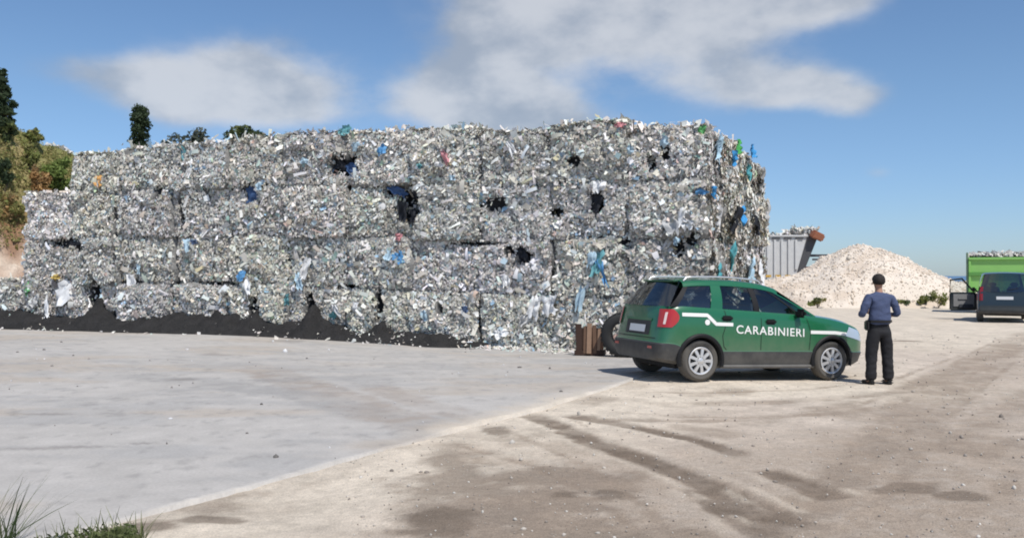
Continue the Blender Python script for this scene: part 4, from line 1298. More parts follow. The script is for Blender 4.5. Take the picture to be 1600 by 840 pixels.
for sg in (-1, 1):       # dark flares over the wheels
    for wx in PC['wheels']:
        mb = MB(); G = []
        for dr, dy in ((.352, .0), (.365, .022), (.395, .024), (.418, .006), (.42, -.01)):
            row = []
            for k in range(25):
                a = R(-14 + 208 * k / 24)
                X, Zz = wx + dr * math.cos(a), .335 + dr * math.sin(a)
                row.append((X, sg * (.872 + dy) if .5 < X < 3.5 else sg * (float(interp_smooth(*PC['w'], min(X, 4.07))) + dy), Zz))
            G.append(row)
        mb.grid(G); mb.obj('wheel_arch', m_clad if False else m_blk, car, 40)
    # tail lamp: wraps round the corner
    mb = MB(); rows = []
    zs = np.linspace(.84, 1.12, 7)
    for z in zs:
        t = (z - .84) / .28
        xe = .13 + .22 * math.sin(math.pi * (.15 + .62 * t)) ; y_in = .63 - .03 * t
        row = []
        for k in range(6): row.append(ray_rear(bv, sg * (y_in + (.735 - y_in) * k / 5), z, .012))
        x0 = row[-1].x + .02
        for k in range(8):
            xx = x0 + (xe - x0) * (k + .3) / 7.3; row.append(ray_side(bv, xx, z, sg, .012))
        rows.append(row)
    mb.grid(rows); tl = mb.obj('tail_light', m_red, car, 50)
    mb = MB(); mb.grid([[Vector(r_[k]) + Vector((-.003, sg * .004, 0)) for k in (5, 6)] for r_ in rows[1:6]]); mb.obj('lamp_insert', m_pale, tl, 50)
    # headlamp
    rows = [[ray_side(bv, 3.50 + .10 * t + (.43 - .06 * t) * k / 8, .70 + .15 * t + (.04 - .10 * k / 8), sg, .008) for k in range(9)] for t in np.linspace(0, 1, 5)]
    MB().grid(rows).obj('headlight', m_lens, car, 50)
    # door handles, mirror
    for hx, hz_ in ((1.20, 1.00), (2.02, .955)):
        p = ray_side(bv, hx, hz_, sg, .0)
        h_ = MB(); h_.box((p.x, p.y + sg * .014, hz_), (.20, .035, .045), None, .012); h_.box((p.x, p.y + sg * .002, hz_ - .004), (.15, .012, .085), None, .004); h_.obj('door_handle', m_blk, car, 40)
    mm = MB(); mm.box((2.55, sg * .93, 1.10), (.11, .20, .14), Euler((0, 0, R(sg * -12))), .04); mm.tube([(2.58, sg * .78, 1.05), (2.56, sg * .88, 1.07)], .03, 8); mm.obj('mirror', m_blk, car, 40)
    # roof rail
    yy = .575; z_of = lambda x: float(interp_smooth(*PC['roof'], x))
    xs_ = np.linspace(.62, 1.95, 14)
    pts = [(xs_[0] - .06, sg * yy, z_of(.6) - .02)] + [(x, sg * yy, z_of(x) + .035) for x in xs_] + [(xs_[-1] + .07, sg * yy, z_of(2.02) - .015)]
    MB().tube(pts, .016, 8).obj('roof_rail', m_silver, car, 60)
    # joints round the doors
    for pts in ([(1.84, .50), (1.84, 1.08)], [(2.78, .50), (2.80, .80), (2.72, 1.03)], [(1.12, .72), (1.20, .95), (1.16, 1.12)], [(1.12, .72), (1.15, .55), (1.2, .50)]):
        ribbon(bv, pts, .011, sg).obj('door_joint', m_blk, car)
    # white stripes
    ribbon(bv, [(.40, 1.045), (.84, 1.04), (1.00, .905), (1.31, .90)], .054, sg, .005).obj('white_stripe', m_white, car)
    ribbon(bv, [(2.80, .795), (3.30, .79), (3.60, .76)], .054, sg, .005).obj('white_stripe', m_white, car)
# sill lip
for sg in (-1, 1):
    MB().tube([(1.1, sg * .845, .235), (2.88, sg * .845, .235)], .03, 8).obj('sill', m_clad, car, 60)
# lettering on both sides
cu_ = bpy.data.curves.new('lettering', 'FONT'); cu_.body = 'CARABINIERI'; cu_.size = .262; cu_.space_character = 1.13; cu_.offset = .003
ft = bpy.data.objects.new('tmp_text', cu_); COL.objects.link(ft)
dg = bpy.context.evaluated_depsgraph_get(); dg.update()
tm = bpy.data.meshes.new_from_object(ft.evaluated_get(dg)); bpy.data.objects.remove(ft)
bm = bmesh.new(); bm.from_mesh(tm); bmesh.ops.triangulate(bm, faces=bm.faces[:]); bmesh.ops.subdivide_edges(bm, edges=[e for e in bm.edges if e.calc_length() > .06], cuts=2); bm.to_mesh(tm); bm.free()
tw = max(v.co.x for v in tm.vertices); x0 = min(v.co.x for v in tm.vertices)
for sg in (-1, 1):
    t2 = tm.copy()
    for v in t2.vertices:
        u = (v.co.x - x0) / (tw - x0)
        xx = 1.37 + 1.30 * u if sg < 0 else 1.37 + 1.30 * (1 - u)
        v.co = ray_side(bv, xx,   .765 + v.co.y * .70 - .045 * ((xx - 1.37) / 1.30), sg, .0055)
    link('lettering', t2, m_white, car)
# small round crest on the rear quarter
p_ = []
for rr in (0.0001, .045): p_.append([ray_side(bv, .84 + rr * math.cos(R(k * 22.5)), .93 + rr * math.sin(R(k * 22.5)), -1, .006) for k in range(17)])
MB().grid(p_).obj('emblem', m_white, car)
# rear end
mb = MB(); mb.grid([[ray_rear(bv, y, z, .004) for y in np.linspace(-.40, .40, 9)] for z in np.linspace(.70, .93, 6)]); mb.obj('plate_recess', m_clad, car, 40)
mb = MB(); mb.grid([[ray_rear(bv, y, z, .014) for y in np.linspace(-.26, .26, 7)] for z in np.linspace(.74, .855, 4)]); mb.obj('licence_plate', m_plate, car)
mb = MB(); mb.grid([[ray_rear(bv, y, z, .016) for y in np.linspace(-.42, .42, 9)] for z in np.linspace(.925, .965, 3)]); mb.obj('tailgate_trim', m_green, car)
mb = MB(); mb.grid([[ray_rear(bv, y, z, .003) for y in np.linspace(-.62, .62, 9)] for z in (.655, .667)]); mb.obj('tailgate_joint', m_blk, car)
for y_ in (-.56, .56):
    mb = MB(); mb.grid([[ray_rear(bv, y_ + dy, z, .006) for dy in (-.07, .07)] for z in (.50, .54)]); mb.obj('rear_reflector', m_red, car)
mb = MB(); mb.tube([(.24, .05, 1.20), (.22, -.1, 1.24), (.26, -.36, 1.27)], .010, 6); mb.obj('rear_wiper', m_blk, car)
mb = MB(); mb.box((.52, 0, 1.572), (.20, 1.02, .025), Euler((0, R(-6), 0)), .01); mb.obj('roof_spoiler', m_green, car, 40)
mb = MB(); mb.box((2.0, 0, .24), (3.2, 1.3, .10)); mb.box((.55, 0, .25), (.25, .9, .16), None, .05); mb.obj('underbody', m_blk, car)

# --- dark van at the right edge, its left front door open
PV = dict(L=4.5,
          w=([0, .05, .15, .4, 1.2, 3.2, 3.9, 4.25, 4.45, 4.5], [.80, .85, .88, .895, .90, .90, .88, .80, .65, .55]),
          belt=([0, .3, 1.0, 2.8, 3.3, 3.8, 4.2, 4.4, 4.5], [1.12, 1.12, 1.11, 1.08, 1.05, .98, .88, .78, .70]),
          bot=([0, .3, .8, 3.6, 4.5], [.36, .30, .24, .24, .30]), crown=([0, .2, 3.1, 3.5, 4.2, 4.5], [0, 0, 0, .06, .07, .03]), clad=([0, .3, 1, 3.6, 4.5], [.42, .42, .38, .38, .42]),
          rb=.62, rlean0=.05, rlean=.08, shoulder=.05, wheels=(.85, 3.6), well=.36, wr=.32,
          roof=([.1, .8, 1.8, 2.6, 3.0], [1.77, 1.82, 1.83, 1.79, 1.73]),
          yb=lambda x: .84 - .05 * max(0, x - 2.4), yt=lambda x: .735 - .05 * max(0, .7 - x) - .03 * max(0, x - 2.0), yr=.6,
          cols=[(.12, .24, 'paint'), (.30, .40, 'glass'), (1.1, 1.1, 'black'), (1.2, 1.2, 'glass'), (2.0, 1.98, 'black'), (2.12, 2.1, 'glass'), (3.1, 2.62, 'paint'), (3.25, 2.75, 'paint')],
          rbow=.04, fbow=.13, wbow=.2, seats=(1.25, 2.15))
vy = R(63)
van_c = at(1570, 503, 32.3)
van = empty('parked_van', 'dark blue van seen from behind with its left front door open', 'van', (van_c.x + .0, van_c.y, float(dirt_z(van_c.x, van_c.y)) + .0), (0, 0, vy))
bvv = build_lower(PV, van, m_vpaint)
cabin(PV, van, m_vpaint, m_glass, m_glassd)
for wx in PV['wheels']:
    for sg in (-1, 1): wheel(van, wx, sg, .885, .32, .21, 5)
for sg in (-1, 1):
    mb = MB(); rows = []
    for z in np.linspace(.80, 1.30, 8):
        row = []
        for k in range(4):
            yv = sg * (.70 + .11 * k / 3)
            if z < 1.08: row.append(ray_rear(bvv, yv, z, .012))
            else: row.append(Vector((.10 + (z - 1.08) * .20 - .004, sg * min(abs(yv), .80) * (1 - (z - 1.08) * .10), z)))
        row.append(Vector((row[-1].x + .14, sg * (.895 if z < 1.05 else .86 - (z - 1.08) * .2), z)))
        rows.append(row)
    mb.grid(rows); mb.obj('tail_light', mat('dark red lamp', (.22, .012, .015), .2, coat=.4), van, 50)
    mm = MB(); mm.box((2.75, sg * .99, 1.16), (.12, .2, .18), None, .05); mm.tube([(2.8, sg * .82, 1.08), (2.77, sg * .92, 1.1)], .03, 8); mm.obj('mirror', m_blk, van, 40)
mb = MB(); mb.grid([[ray_rear(bvv, y, z, .012) for y in np.linspace(-.27, .27, 5)] for z in np.linspace(.84, .95, 4)]); mb.obj('licence_plate', m_plate, van)
mb = MB(); mb.box((-.02, 0, .52), (.10, 1.66, .20), None, .045); mb.obj('rear_bumper', m_vpaint, van, 40)
mb = MB(); mb.box((2.2, 0, .30), (3.6, 1.3, .12)); mb.obj('underbody', m_blk, van)
mb = MB(); mb.tube([(.10, .1, 1.14), (.07, -.2, 1.2), (.1, -.42, 1.25)], .012, 6); mb.obj('rear_wiper', m_blk, van)
# open door, hinged at the front pillar and swung out to the left
dr = link('open_door', None, None, van); dr.location = (3.05, .88, .33); dr.rotation_euler = (0, 0, R(-68)); dr.empty_display_size = .1
# local door: runs backwards (-x) from the hinge
mb = MB(); mb.box((-.52, 0, .36), (1.04, .10, .72), None, .04); mb.obj('door_panel', m_vpaint, dr, 40)
mb = MB(); mb.box((-.52, -.065, .40), (.80, .03, .50), None, .012); mb.box((-.50, -.09, .46), (.5, .05, .07), None, .02); mb.obj('door_lining', mat('grey door lining', (.22, .22, .22), .8, var=.2), dr, 40)
mb = MB(); mb.box((-.45, -.10, .18), (.55, .05, .14), None, .02); mb.obj('door_pocket', m_seat, dr, 40)
mb = MB(); mb.tube([(-1.02, 0, .70), (-1.0, 0, 1.20), (-.55, .03, 1.26), (-.10, .02, .74)], .035, 8); mb.obj('window_frame', m_blk, dr, 60)
mb = MB(); mb.add([(-.99, 0, .72), (-.12, .02, .72), (-.56, .03, 1.24), (-.97, 0, 1.19)], [[0, 1, 2, 3]]); mb.obj('window', glass_mat('door glass', (.8, .84, .84), .02), dr)

# ------------------------------------------------------------------ light green open truck loaded with waste
def load_pts(x0, x1, y0, y1, z, n, seed):
    g = np.random.default_rng(seed)
    return np.stack([g.uniform(x0, x1, n), g.uniform(y0, y1, n), z + np.abs(g.normal(.0, .07, n))], 1)


TY = 41.0
p0 = at(1513, 402, TY); x0 = p0.x; ztop = p0.z
truck = empty('green_truck', 'light green open-topped truck body loaded with waste behind the dark van', 'truck', (x0, TY, 0), (0, 0, R(-27)))
lx, wd_, zb_ = 6.6, 2.45, .95
mb = MB()
for (c_, d_) in (((lx / 2, 0.0, (zb_ + ztop) / 2), (lx, .06, ztop - zb_)), ((lx / 2, wd_, (zb_ + ztop) / 2), (lx, .06, ztop - zb_)), ((.03, wd_ / 2, (zb_ + ztop) / 2), (.06, wd_ - .07, ztop - zb_)), ((lx - .03, wd_ / 2, (zb_ + ztop) / 2), (.06, wd_ - .07, ztop - zb_)), ((lx / 2, wd_ / 2, zb_ + .03), (lx - .13, wd_ - .07, .06))):
    mb.box(c_, d_, None, .01)
mb.obj('tipper_body', m_tgreen, truck, 30)
H_ = ztop - zb_
for k, (zz_, hh_) in enumerate(((ztop - .06, .12), (zb_ + H_ * .52, .16), (zb_ + .08, .16))):
    b_ = MB(); b_.box((lx / 2, -.075, zz_), (lx, .09, hh_), None, .02); b_.obj('side_rail', m_tgreen if k != 1 else mat('darker green steel', (.11, .30, .07), .5), truck, 30)
for k in (0, 3, 6):
    b_ = MB(); b_.box((.06 + k * 1.07, -.06, (zb_ + ztop) / 2), (.10, .08, H_ - .3), None, .015); b_.obj('side_post', m_tgreen, truck, 30)
b_ = MB(); b_.box((-.045, wd_ / 2, (zb_ + ztop) / 2 + .1), (.09, wd_ + .1, H_ + .25), None, .02); b_.obj('tailboard', mat('grey green steel', (.16, .24, .17), .6), truck, 30)
b_ = MB(); b_.box((lx / 2 - .2, wd_ / 2, .75), (lx, .9, .22), None, .03); b_.obj('chassis', m_dsteel, truck)
b_ = MB(); b_.box((lx + 1.0, wd_ / 2, 1.55), (1.7, 2.3, 2.1), None, .14); b_.obj('cab', m_tgreen, truck, 40)
b_ = MB(); b_.box((lx + 1.1, -.005 + .08, 1.95), (1.0, .03, .7), None, .01); b_.obj('cab_window', m_glassd, truck)
for wx in (.9, 2.2, 7.6):
    for sy in (0.05, wd_ - .05):
        wb = link('wheel', None, None, truck); wb.location = (wx, sy, .48)
        sg = -1 if sy < 1 else 1
        t_ = MB(); t_.lathe([(.27, 0), (.29, sg * .01), (.44, sg * .01), (.48, -sg * .03), (.48, -sg * .25), (.27, -sg * .27)], 28); t_.obj('tyre', m_tyre2, wb, 40)
        t_ = MB(); t_.lathe([(.001, -sg * .06), (.12, -sg * .05), (.2, -sg * .1), (.27, -sg * .01)], 24); t_.obj('rim', m_tgrey, wb, 40)
PL = load_pts(.1, lx - .1, .1, wd_ - .1, ztop - .02, 1500, 77)
dxl = np.linspace(.05, lx - .05, 40); dyl = np.linspace(.05, wd_ - .05, 12)
G = [[(a, b2, ztop - .06 + .22 * float(fbm(a * 1.5, b2 * 1.5, 78))) for a in dxl] for b2 in dyl]
mb = MB(); mb.grid(G); lm = mb.mesh('waste_load', 0)
cc_ = np.repeat(np.array([[.2, .19, .18]]), len(lm.vertices), 0)
ca_ = lm.color_attributes.new('Col', 'FLOAT_COLOR', 'POINT'); ca_.data.foreach_set('color', np.concatenate([cc_, np.ones((len(cc_), 1))], 1).astype(np.float32).ravel())
wl = link('waste_load', lm, m_core, None, label='heap of mixed waste on top of the light green truck body', category='waste load'); wl.location = (x0, TY, 0); wl.rotation_euler = (0, 0, R(-27))
V, Fq, C = scraps(PL + np.array([[0, 0, .08]]), np.repeat(np.array([[0, -.4, .9]]), len(PL), 0), .19, 79, .7)
link('waste_scraps', mesh_np('waste_scraps', V, Fq, C), m_scrap, wl, kind='stuff')

# ------------------------------------------------------------------ grey tipper trailer behind the rubble
TY = 58.0
a_ = at(1262, 367, TY); bb_ = at(1240, 440, TY)
xr_t, zt_ = a_.x, a_.z; zb_ = at(1240, 437, TY).z - .25; xr_b = bb_.x
xl = xr_t - 8.2
trl = empty('tipper_trailer', 'grey ribbed steel tipper trailer with dark raked end behind the rubble', 'trailer', (xl, TY, 0))
mb = MB()
def prism(mb, poly, y0, y1):
    n = len(poly); vs = [(p[0], y0, p[1]) for p in poly] + [(p[0], y1, p[1]) for p in poly]
    mb.add(vs, [list(range(n)), list(range(n, 2 * n))[::-1]] + [[k, (k + 1) % n, n + (k + 1) % n, n + k] for k in range(n)])
    return mb
T = xr_t - xl; Bx = xr_b - xl
prism(mb, [(0, zb_), (Bx, zb_), (T, zt_), (0, zt_)], 0, .06); prism(mb, [(0, zb_), (Bx, zb_), (T, zt_), (0, zt_)], 2.4, 2.46); prism(mb, [(0, zb_), (Bx, zb_), (Bx, zb_ + .06), (0, zb_ + .06)], .062, 2.398)
prism(mb, [(0, zb_ + .062), (.06, zb_ + .062), (.06, zt_), (0, zt_)], .062, 2.398)
mb.obj('tipper_body', m_tgrey, trl)
for k in range(17):
    x_ = .15 + k * .455
    if x_ > Bx - .1: zlo = zb_ + (x_ - Bx + .12) * (zt_ - zb_) / (T - Bx)
    else: zlo = zb_ + .02
    if zlo > zt_ - .5: continue
    b_ = MB(); b_.box((x_, -.05, (zlo + zt_ - .3) / 2), (.16, .10, zt_ - .3 - zlo), None, .02); b_.obj('side_rib', m_tgrey, trl)
b_ = MB(); b_.box((T / 2, -.06, zt_ - .06), (T, .12, .12), None, .02); b_.obj('top_rail', m_tgrey, trl)
for k in range(6):
    b_ = MB(); b_.box((T - 4.3 + k * .75, -.055, zt_ - .22), (.5, .06, .10)); b_.obj('rail_slot', m_dsteel, trl)
b_ = MB(); prism(b_, [(Bx + .02, zb_ - .1), (Bx + .30, zb_ - .1), (T + .75, zt_ + .12), (T + .02, zt_ + .12)], -.04, 2.5); b_.obj('tailgate', m_dsteel, trl)
b_ = MB(); prism(b_, [(Bx + .32, zb_ - .05), (Bx + .85, zb_ - .05), (Bx + 1.0, zb_ + 1.1), (Bx + .62, zb_ + 1.1)], .0, 2.4); b_.obj('red_flap', m_rust, trl)
b_ = MB(); b_.box((T + .75, .3, zb_ + (zt_ - zb_) * .58), (1.9, .16, .16), None, .02); b_.box((T + 1.0, .3, zb_ + (zt_ - zb_) * .50), (1.2, .12, .12), None, .02); b_.obj('tailgate_arm', m_dsteel, trl)
for k in range(5):
    b_ = MB(); b_.box((Bx - 2.9 + k * .62, -.115, zb_ + .50), (.34, .02, .14)); b_.obj('reflector', m_yellow, trl)
b_ = MB(); b_.box((T / 2 - .4, 1.2, zb_ - .18), (T - .6, 2.3, .22), None, .03); b_.obj('chassis', m_rust, trl)
for wx in (2.2, 3.5, 4.8):
    for sg, sy in ((-1, .1), (1, 2.36)):
        wb = link('wheel', None, None, trl); wb.location = (wx, sy, .5)
        t_ = MB(); t_.lathe([(.28, 0), (.30, sg * .01), (.46, sg * .01), (.50, -sg * .03), (.50, -sg * .3), (.28, -sg * .32)], 28); t_.obj('tyre', m_tyre2, wb, 40)
        t_ = MB(); t_.lathe([(.001, -sg * .06), (.12, -sg * .05), (.2, -sg * .1), (.28, -sg * .01)], 24); t_.obj('rim', m_tgrey, wb, 40)
b_ = MB(); b_.box((T / 2 - .4, 1.2, .8), (T - .8, .9, .5)); b_.obj('axle_frame', m_dsteel, trl)
n = 900; g2 = np.random.default_rng(5)
PL = np.stack([np.where(g2.uniform(0, 1, n) < .6, g2.uniform(T - 1.2, T + .75, n), g2.uniform(.2, T, n)), g2.uniform(0, 2.3, n), zt_ + np.abs(g2.normal(.0, .08, n))], 1)
PL[:, 2] += .42 * sstep(T - 1.1, T - .7, PL[:, 0]) * g2.uniform(0, 1, n)
V, Fq, C = scraps(PL, np.repeat(np.array([[0, -.4, .9]]), n, 0), .22, 80, .7)
wl = link('waste_load', mesh_np('waste_load', V, Fq, C), m_scrap, None, label='pale waste sticking out over the raked end of the grey trailer', category='waste load', kind='stuff'); wl.location = (xl, TY, 0)
mb = MB(); mb.box((0, 0, 0), (.85, .5, .5), Euler((.3, .4, .2)), .08); oj = mb.obj('orange_drum', m_orange, None, 40, label='orange plastic piece at the tip of the grey trailer load', category='plastic waste'); oj.location = at(1277, 368, 57.7)

# ------------------------------------------------------------------ old tyre and boards beside the car
tp = at(971, 558, 18.6); tz = float(slab_z(tp.x, tp.y))
ty = empty('old_tyre', 'large worn black truck tyre leaning upright behind the car', 'tyre', (tp.x + .05, tp.y, tz + .465), (R(8), 0, R(-20)))
mb = MB(); mb.lathe([(.26, -.10), (.275, -.125), (.33, -.14), (.40, -.135), (.45, -.11), (.465, -.06), (.468, 0), (.465, .06), (.45, .11), (.40, .135), (.33, .14), (.275, .125), (.26, .10), (.26, -.10)], 44); mb.obj('carcass', m_tyre2, ty, 50)
for k in range(26):
    a = 2 * math.pi * k / 26
    b_ = MB(); b_.box((.468 * math.cos(a), 0, .468 * math.sin(a)), (.022, .20, .075), Euler((0, -a, 0)), .004); b_.obj('tread_block', m_tyre2, ty)
wp = at(916, 552, 19.0); wz = float(slab_z(wp.x, wp.y))
wx_ = empty('wooden_crate', 'broken brown wooden crate of upright boards beside the old tyre', 'crate', (wp.x, wp.y, wz), (0, 0, R(-14)))
for (bx_, w_, h_, y_, m_, tl_) in ((-.16, .13, .62, 0, m_wood1, -2), (-.02, .07, .58, -.02, m_wood3, 1), (.07, .10, .64, -.05, m_wood2, 1), (.18, .08, .60, -.02, m_wood3, -2), (.27, .07, .52, 0, m_wood2, 3)):
    b_ = MB(); b_.box((bx_, y_, h_ / 2 + .05), (w_, .035, h_), Euler((R(-3), R(tl_), 0)), .005); b_.obj('board', m_, wx_)
b_ = MB(); b_.box((.06, .16, .06), (.62, .42, .11), None, .01); b_.obj('base', m_wood1, wx_)
for y_ in (.30,):
    b_ = MB(); b_.box((.04, y_, .32), (.56, .03, .5), None, .006); b_.obj('back_board', m_wood1, wx_)


# ------------------------------------------------------------------ the man
def skin(name, verts, edges, parent, m_, levels=2, root=0, crease=0):
    me = bpy.data.meshes.new(name); me.from_pydata([v[:3] for v in verts], edges, []); me.update()
    ob = bpy.data.objects.new('tmp_skin', me); COL.objects.link(ob)
    md = ob.modifiers.new('s', 'SKIN'); md.branch_smoothing = .6
    sk = me.skin_vertices[0].data
    for i, v in enumerate(verts):
        sk[i].radius = v[3] if isinstance(v[3], tuple) else (v[3], v[3]); sk[i].use_root = (i == root)
    sb = ob.modifiers.new('u', 'SUBSURF'); sb.levels = levels; sb.render_levels = levels
    dg = bpy.context.evaluated_depsgraph_get(); dg.update()
    res = bpy.data.meshes.new_from_object(ob.evaluated_get(dg)); res.name = name
    bpy.data.objects.remove(ob)
    res.materials.clear(); res.materials.append(m_)
    res.polygons.foreach_set('use_smooth', [True] * len(res.polygons))
    if crease:
        from mathutils import noise as mn
        for v in res.vertices:
            p = v.co
            v.co = p + v.normal * crease * (mn.noise(Vector((p.x * 9, p.y * 9, p.z * 14))) + .6 * mn.noise(Vector((p.x * 20 + p.z * 14, p.y * 18, p.z * 22))))
    return link(name, res, None, parent)


MX, MY = 5.86, 14.3
mz = float(dirt_z(MX, MY))
BV = []; BE = []
def bv_(x, y, z, r, prev=None):
    BV.append((x, y, z, r)); i = len(BV) - 1
    if prev is not None: BE.append((prev, i))
    return i
pel = bv_(0, 0, .95, (.115, .085)); wai = bv_(0, -.01, 1.10, (.105, .075), pel); che = bv_(0, -.01, 1.27, (.125, .085), wai); ucp = bv_(0, 0, 1.38, (.095, .065), che)
nk = bv_(0, .01, 1.485, .056, ucp); nk2 = bv_(0, .025, 1.54, .054, nk); hd = bv_(0, .03, 1.61, (.074, .088), nk2); hd2 = bv_(0, .028, 1.685, (.070, .086), hd); hd3 = bv_(0, .025, 1.725, (.045, .055), hd2)
for sg in (-1, 1):
    sh = bv_(sg * .155, -.01, 1.375, .048, ucp); ua = bv_(sg * .225, -.03, 1.26, .042, sh); elb = bv_(sg * .268, -.03, 1.115, .042, ua); fa = bv_(sg * .215, .12, 1.10, .040, elb); wr_ = bv_(sg * .13, .235, 1.13, .028, fa)
    pa = bv_(sg * .085, .275, 1.14, (.040, .020), wr_); pb = bv_(sg * .055, .295, 1.145, (.040, .018), pa)
    for f, (dz_, ln) in enumerate(((.032, .9), (.011, 1.0), (-.011, .95), (-.031, .75))):
        f1 = bv_(sg * .030, .315 + .004 * f, 1.145 + dz_, .0095, pb); f2 = bv_(sg * (.030 - .034 * ln), .318, 1.142 + dz_ * 1.05, .0088, f1); f3 = bv_(sg * (.030 - .052 * ln), .300, 1.138 + dz_, .0078, f2)
    t1 = bv_(sg * .085, .262, 1.185, .012, pa); t2_ = bv_(sg * .062, .262, 1.208, .010, t1)
    hp = bv_(sg * .095, 0, .86, .098, pel); kn = bv_(sg * .125, .012, .49, .062, hp); cf = bv_(sg * .130, -.01, .34, .058, kn); an = bv_(sg * .138, -.015, .09, .040, cf); hl = bv_(sg * .142, .02, .045, (.042, .036), an); to = bv_(sg * .155, .15, .035, (.042, .028), hl)
man = skin('person', BV, BE, None, m_skin, 2)
man['label'] = 'man in navy blue shirt and black trousers standing with his back turned beside the car'; man['category'] = 'person'
man.scale = (1.06, 1.04, 1.0); man.location = (MX, MY, mz); man.rotation_euler = (0, 0, R(4))
# face and ears
mb = MB()
for sg in (-1, 1): mb.box((sg * .079, .035, 1.62), (.018, .035, .058), Euler((0, 0, sg * .4)), .007)
mb.obj('ear', m_skin, man, 60)
mb = MB(); mb.add([(-.014, .112, 1.605), (.014, .112, 1.605), (0, .140, 1.600), (0, .112, 1.655)], [[0, 1, 2], [0, 2, 3], [1, 3, 2], [0, 3, 1]]); mb.obj('nose', m_skin, man, 60)
for sg in (-1, 1): mb = MB(); mb.box((sg * .030, .110, 1.648), (.026, .012, .011), None, .004); mb.obj('eye', m_hair, man)
mb = MB(); mb.box((0, .108, 1.572), (.05, .012, .012), None, .004); mb.obj('mouth', mat('lips', (.3, .10, .09), .5), man)
# shirt with elbow-length sleeves
SV = [(0, -.005, .945, (.185, .132)), (0, -.008, 1.0, (.184, .134)), (0, -.012, 1.10, (.178, .130)), (0, -.015, 1.26, (.188, .132)), (0, -.005, 1.395, (.165, .118)), (0, .005, 1.475, (.075, .070))]
SE = [(0, 1), (1, 2), (2, 3), (3, 4), (4, 5)]
for sg in (-1, 1):
    k = len(SV); SV += [(sg * .160, -.008, 1.385, .086), (sg * .235, -.032, 1.25, .066), (sg * .276, -.025, 1.115, .060), (sg * .25, .07, 1.095, .054)]
    SE += [(4, k), (k, k + 1), (k + 1, k + 2), (k + 2, k + 3)]
skin('shirt', SV, SE, man, m_shirt, 3, 0, .011)
TV = [(0, 0, 1.06, (.165, .118)), (0, 0, 1.01, (.170, .122)), (0, -.005, .92, (.186, .135))]; TE = [(0, 1), (1, 2)]
for sg in (-1, 1):
    k = len(TV); TV += [(sg * .098, -.005, .82, .122), (sg * .114, .005, .62, .102), (sg * .122, .01, .46, .090), (sg * .130, -.005, .26, .084), (sg * .138, .0, .06, (.082, .092))]
    TE += [(2, k), (k, k + 1), (k + 1, k + 2), (k + 2, k + 3), (k + 3, k + 4)]
skin('trousers', TV, TE, man, m_trou, 3, 0, .008)
mb = MB(); mb.lathe([(.176, .985), (.182, .988), (.182, 1.022), (.176, 1.025)], 32, 'z')
for i, v in enumerate(mb.V): mb.V[i] = (v[0] * 1.02, v[1] * .76 - .005, v[2])
mb.obj('belt', m_leather, man, 40)
for sg in (-1, 1):
    mb = MB(); mb.box((sg * .148, .06, .030), (.10, .29, .055), Euler((0, 0, -sg * .12)), .022); mb.box((sg * .143, .0, .07), (.09, .13, .07), None, .025); mb.obj('shoe', m_leather, man, 40)
mb = MB(); mb.box((-.205, -.02, .94), (.05, .10, .16), None, .018); mb.obj('holster', m_leather, man, 40)
# hair: cap of short dark hair over back and crown
bm = bmesh.new(); bmesh.ops.create_uvsphere(bm, u_segments=28, v_segments=18, radius=1)
for v in bm.verts: v.co = Vector((v.co.x * .094, v.co.y * .110 + .022, v.co.z * .108 + 1.655))
bmesh.ops.delete(bm, geom=[v for v in bm.verts if v.co.z < 1.575 + max(0, (v.co.y + .01)) * 1.15], context='VERTS')
for v in bm.verts: v.co += Vector((random.uniform(-1, 1), random.uniform(-1, 1), random.uniform(-1, 1))) * .003
me = bpy.data.meshes.new('hair'); bm.to_mesh(me); bm.free(); me.polygons.foreach_set('use_smooth', [True] * len(me.polygons)); link('hair', me, m_hair, man)

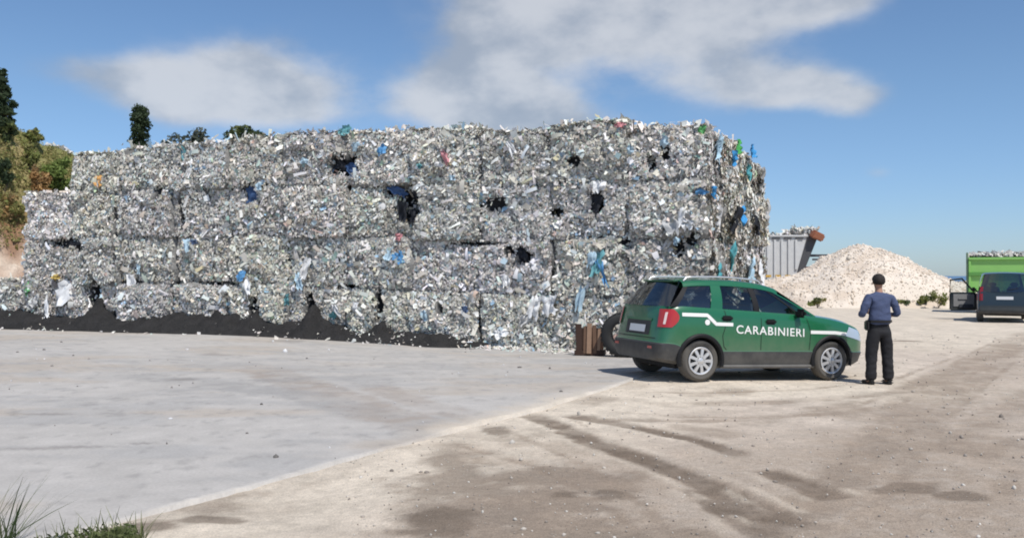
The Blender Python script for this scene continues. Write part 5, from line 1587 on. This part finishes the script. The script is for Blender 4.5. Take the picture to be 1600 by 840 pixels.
# ------------------------------------------------------------------ weeds close to the camera, bottom left
def blades(n, spread, hmin, hmax, w, lean, cols, seed):
    g = random.Random(seed); V = []; F = []; C = []
    for i in range(n):
        a = g.uniform(0, 6.28); rr = spread * math.sqrt(g.random())
        bx_, by_ = math.cos(a) * rr, math.sin(a) * rr
        h = g.uniform(hmin, hmax); dx, dy = lean[0] + g.gauss(0, .30), lean[1] + g.gauss(0, .30); bend = g.uniform(.05, .5)
        sd_ = Vector((-dy, dx, 0)).normalized() if abs(dx) + abs(dy) > .01 else Vector((1, 0, 0))
        c_ = np.array(g.choice(cols)) * g.uniform(.75, 1.25); b0 = len(V)
        for k in range(5):
            t = k / 4; ww = w * (1 - t) ** .7 * g.uniform(.9, 1.1) + .0006
            p = Vector((bx_ + dx * h * t * (1 + bend * t), by_ + dy * h * t * (1 + bend * t), h * t * (1 - .35 * bend * t) - .01))
            V += [tuple(p - sd_ * ww), tuple(p + sd_ * ww)]; C += [c_, c_]
        for k in range(4): F.append([b0 + 2 * k, b0 + 2 * k + 1, b0 + 2 * k + 3, b0 + 2 * k + 2])
    return mesh_np('blades', V, np.array(F), np.array(C))


GR = [(.10, .15, .05), (.07, .11, .035), (.15, .18, .07), (.05, .085, .03), (.20, .21, .12)]
px_, py_ = gpt(-14, 862)
tf = empty('grass_tuft', 'tall thin grass tuft in the bottom left corner', 'grass tuft', (px_, py_, 0.0))
link('blades', blades(70, .15, .16, .55, .005, (.30, .1), [(.15, .19, .09), (.10, .145, .06), (.22, .23, .14), (.08, .12, .05)], 90), m_leaf, tf, kind='stuff')
link('broad_leaves', blades(7, .10, .25, .42, .014, (.35, .05), GR[:2], 92), m_leaf, tf)
px_, py_ = gpt(150, 862)
tf = empty('low_weed', 'low leafy green weed at the bottom edge near the slab corner', 'weed', (px_, py_, 0.0))
cs = [(random.uniform(-.29, .27), random.uniform(-.12, .12), random.uniform(.04, .12), .08, .08, .055) for _ in range(16)]
link('leaves', leaf_mesh(cs, 1000, .016, [(.11, .145, .05), (.14, .17, .065), (.08, .11, .04), (.18, .19, .09)], 93, name='leaves', shell=.2), m_leaf, tf, kind='stuff')
link('blades', blades(170, .30, .08, .26, .004, (.1, 0), [(.13, .16, .06), (.17, .19, .08), (.09, .12, .045)], 94), m_leaf, tf, kind='stuff')
px_, py_ = gpt(205, 846)
tf = empty('small_weed', 'small green sprig on the dirt beside the slab edge, bottom left', 'weed', (px_, py_, 0.0))
link('blades', blades(40, .07, .05, .15, .004, (0, 0), GR, 95), m_leaf, tf, kind='stuff')
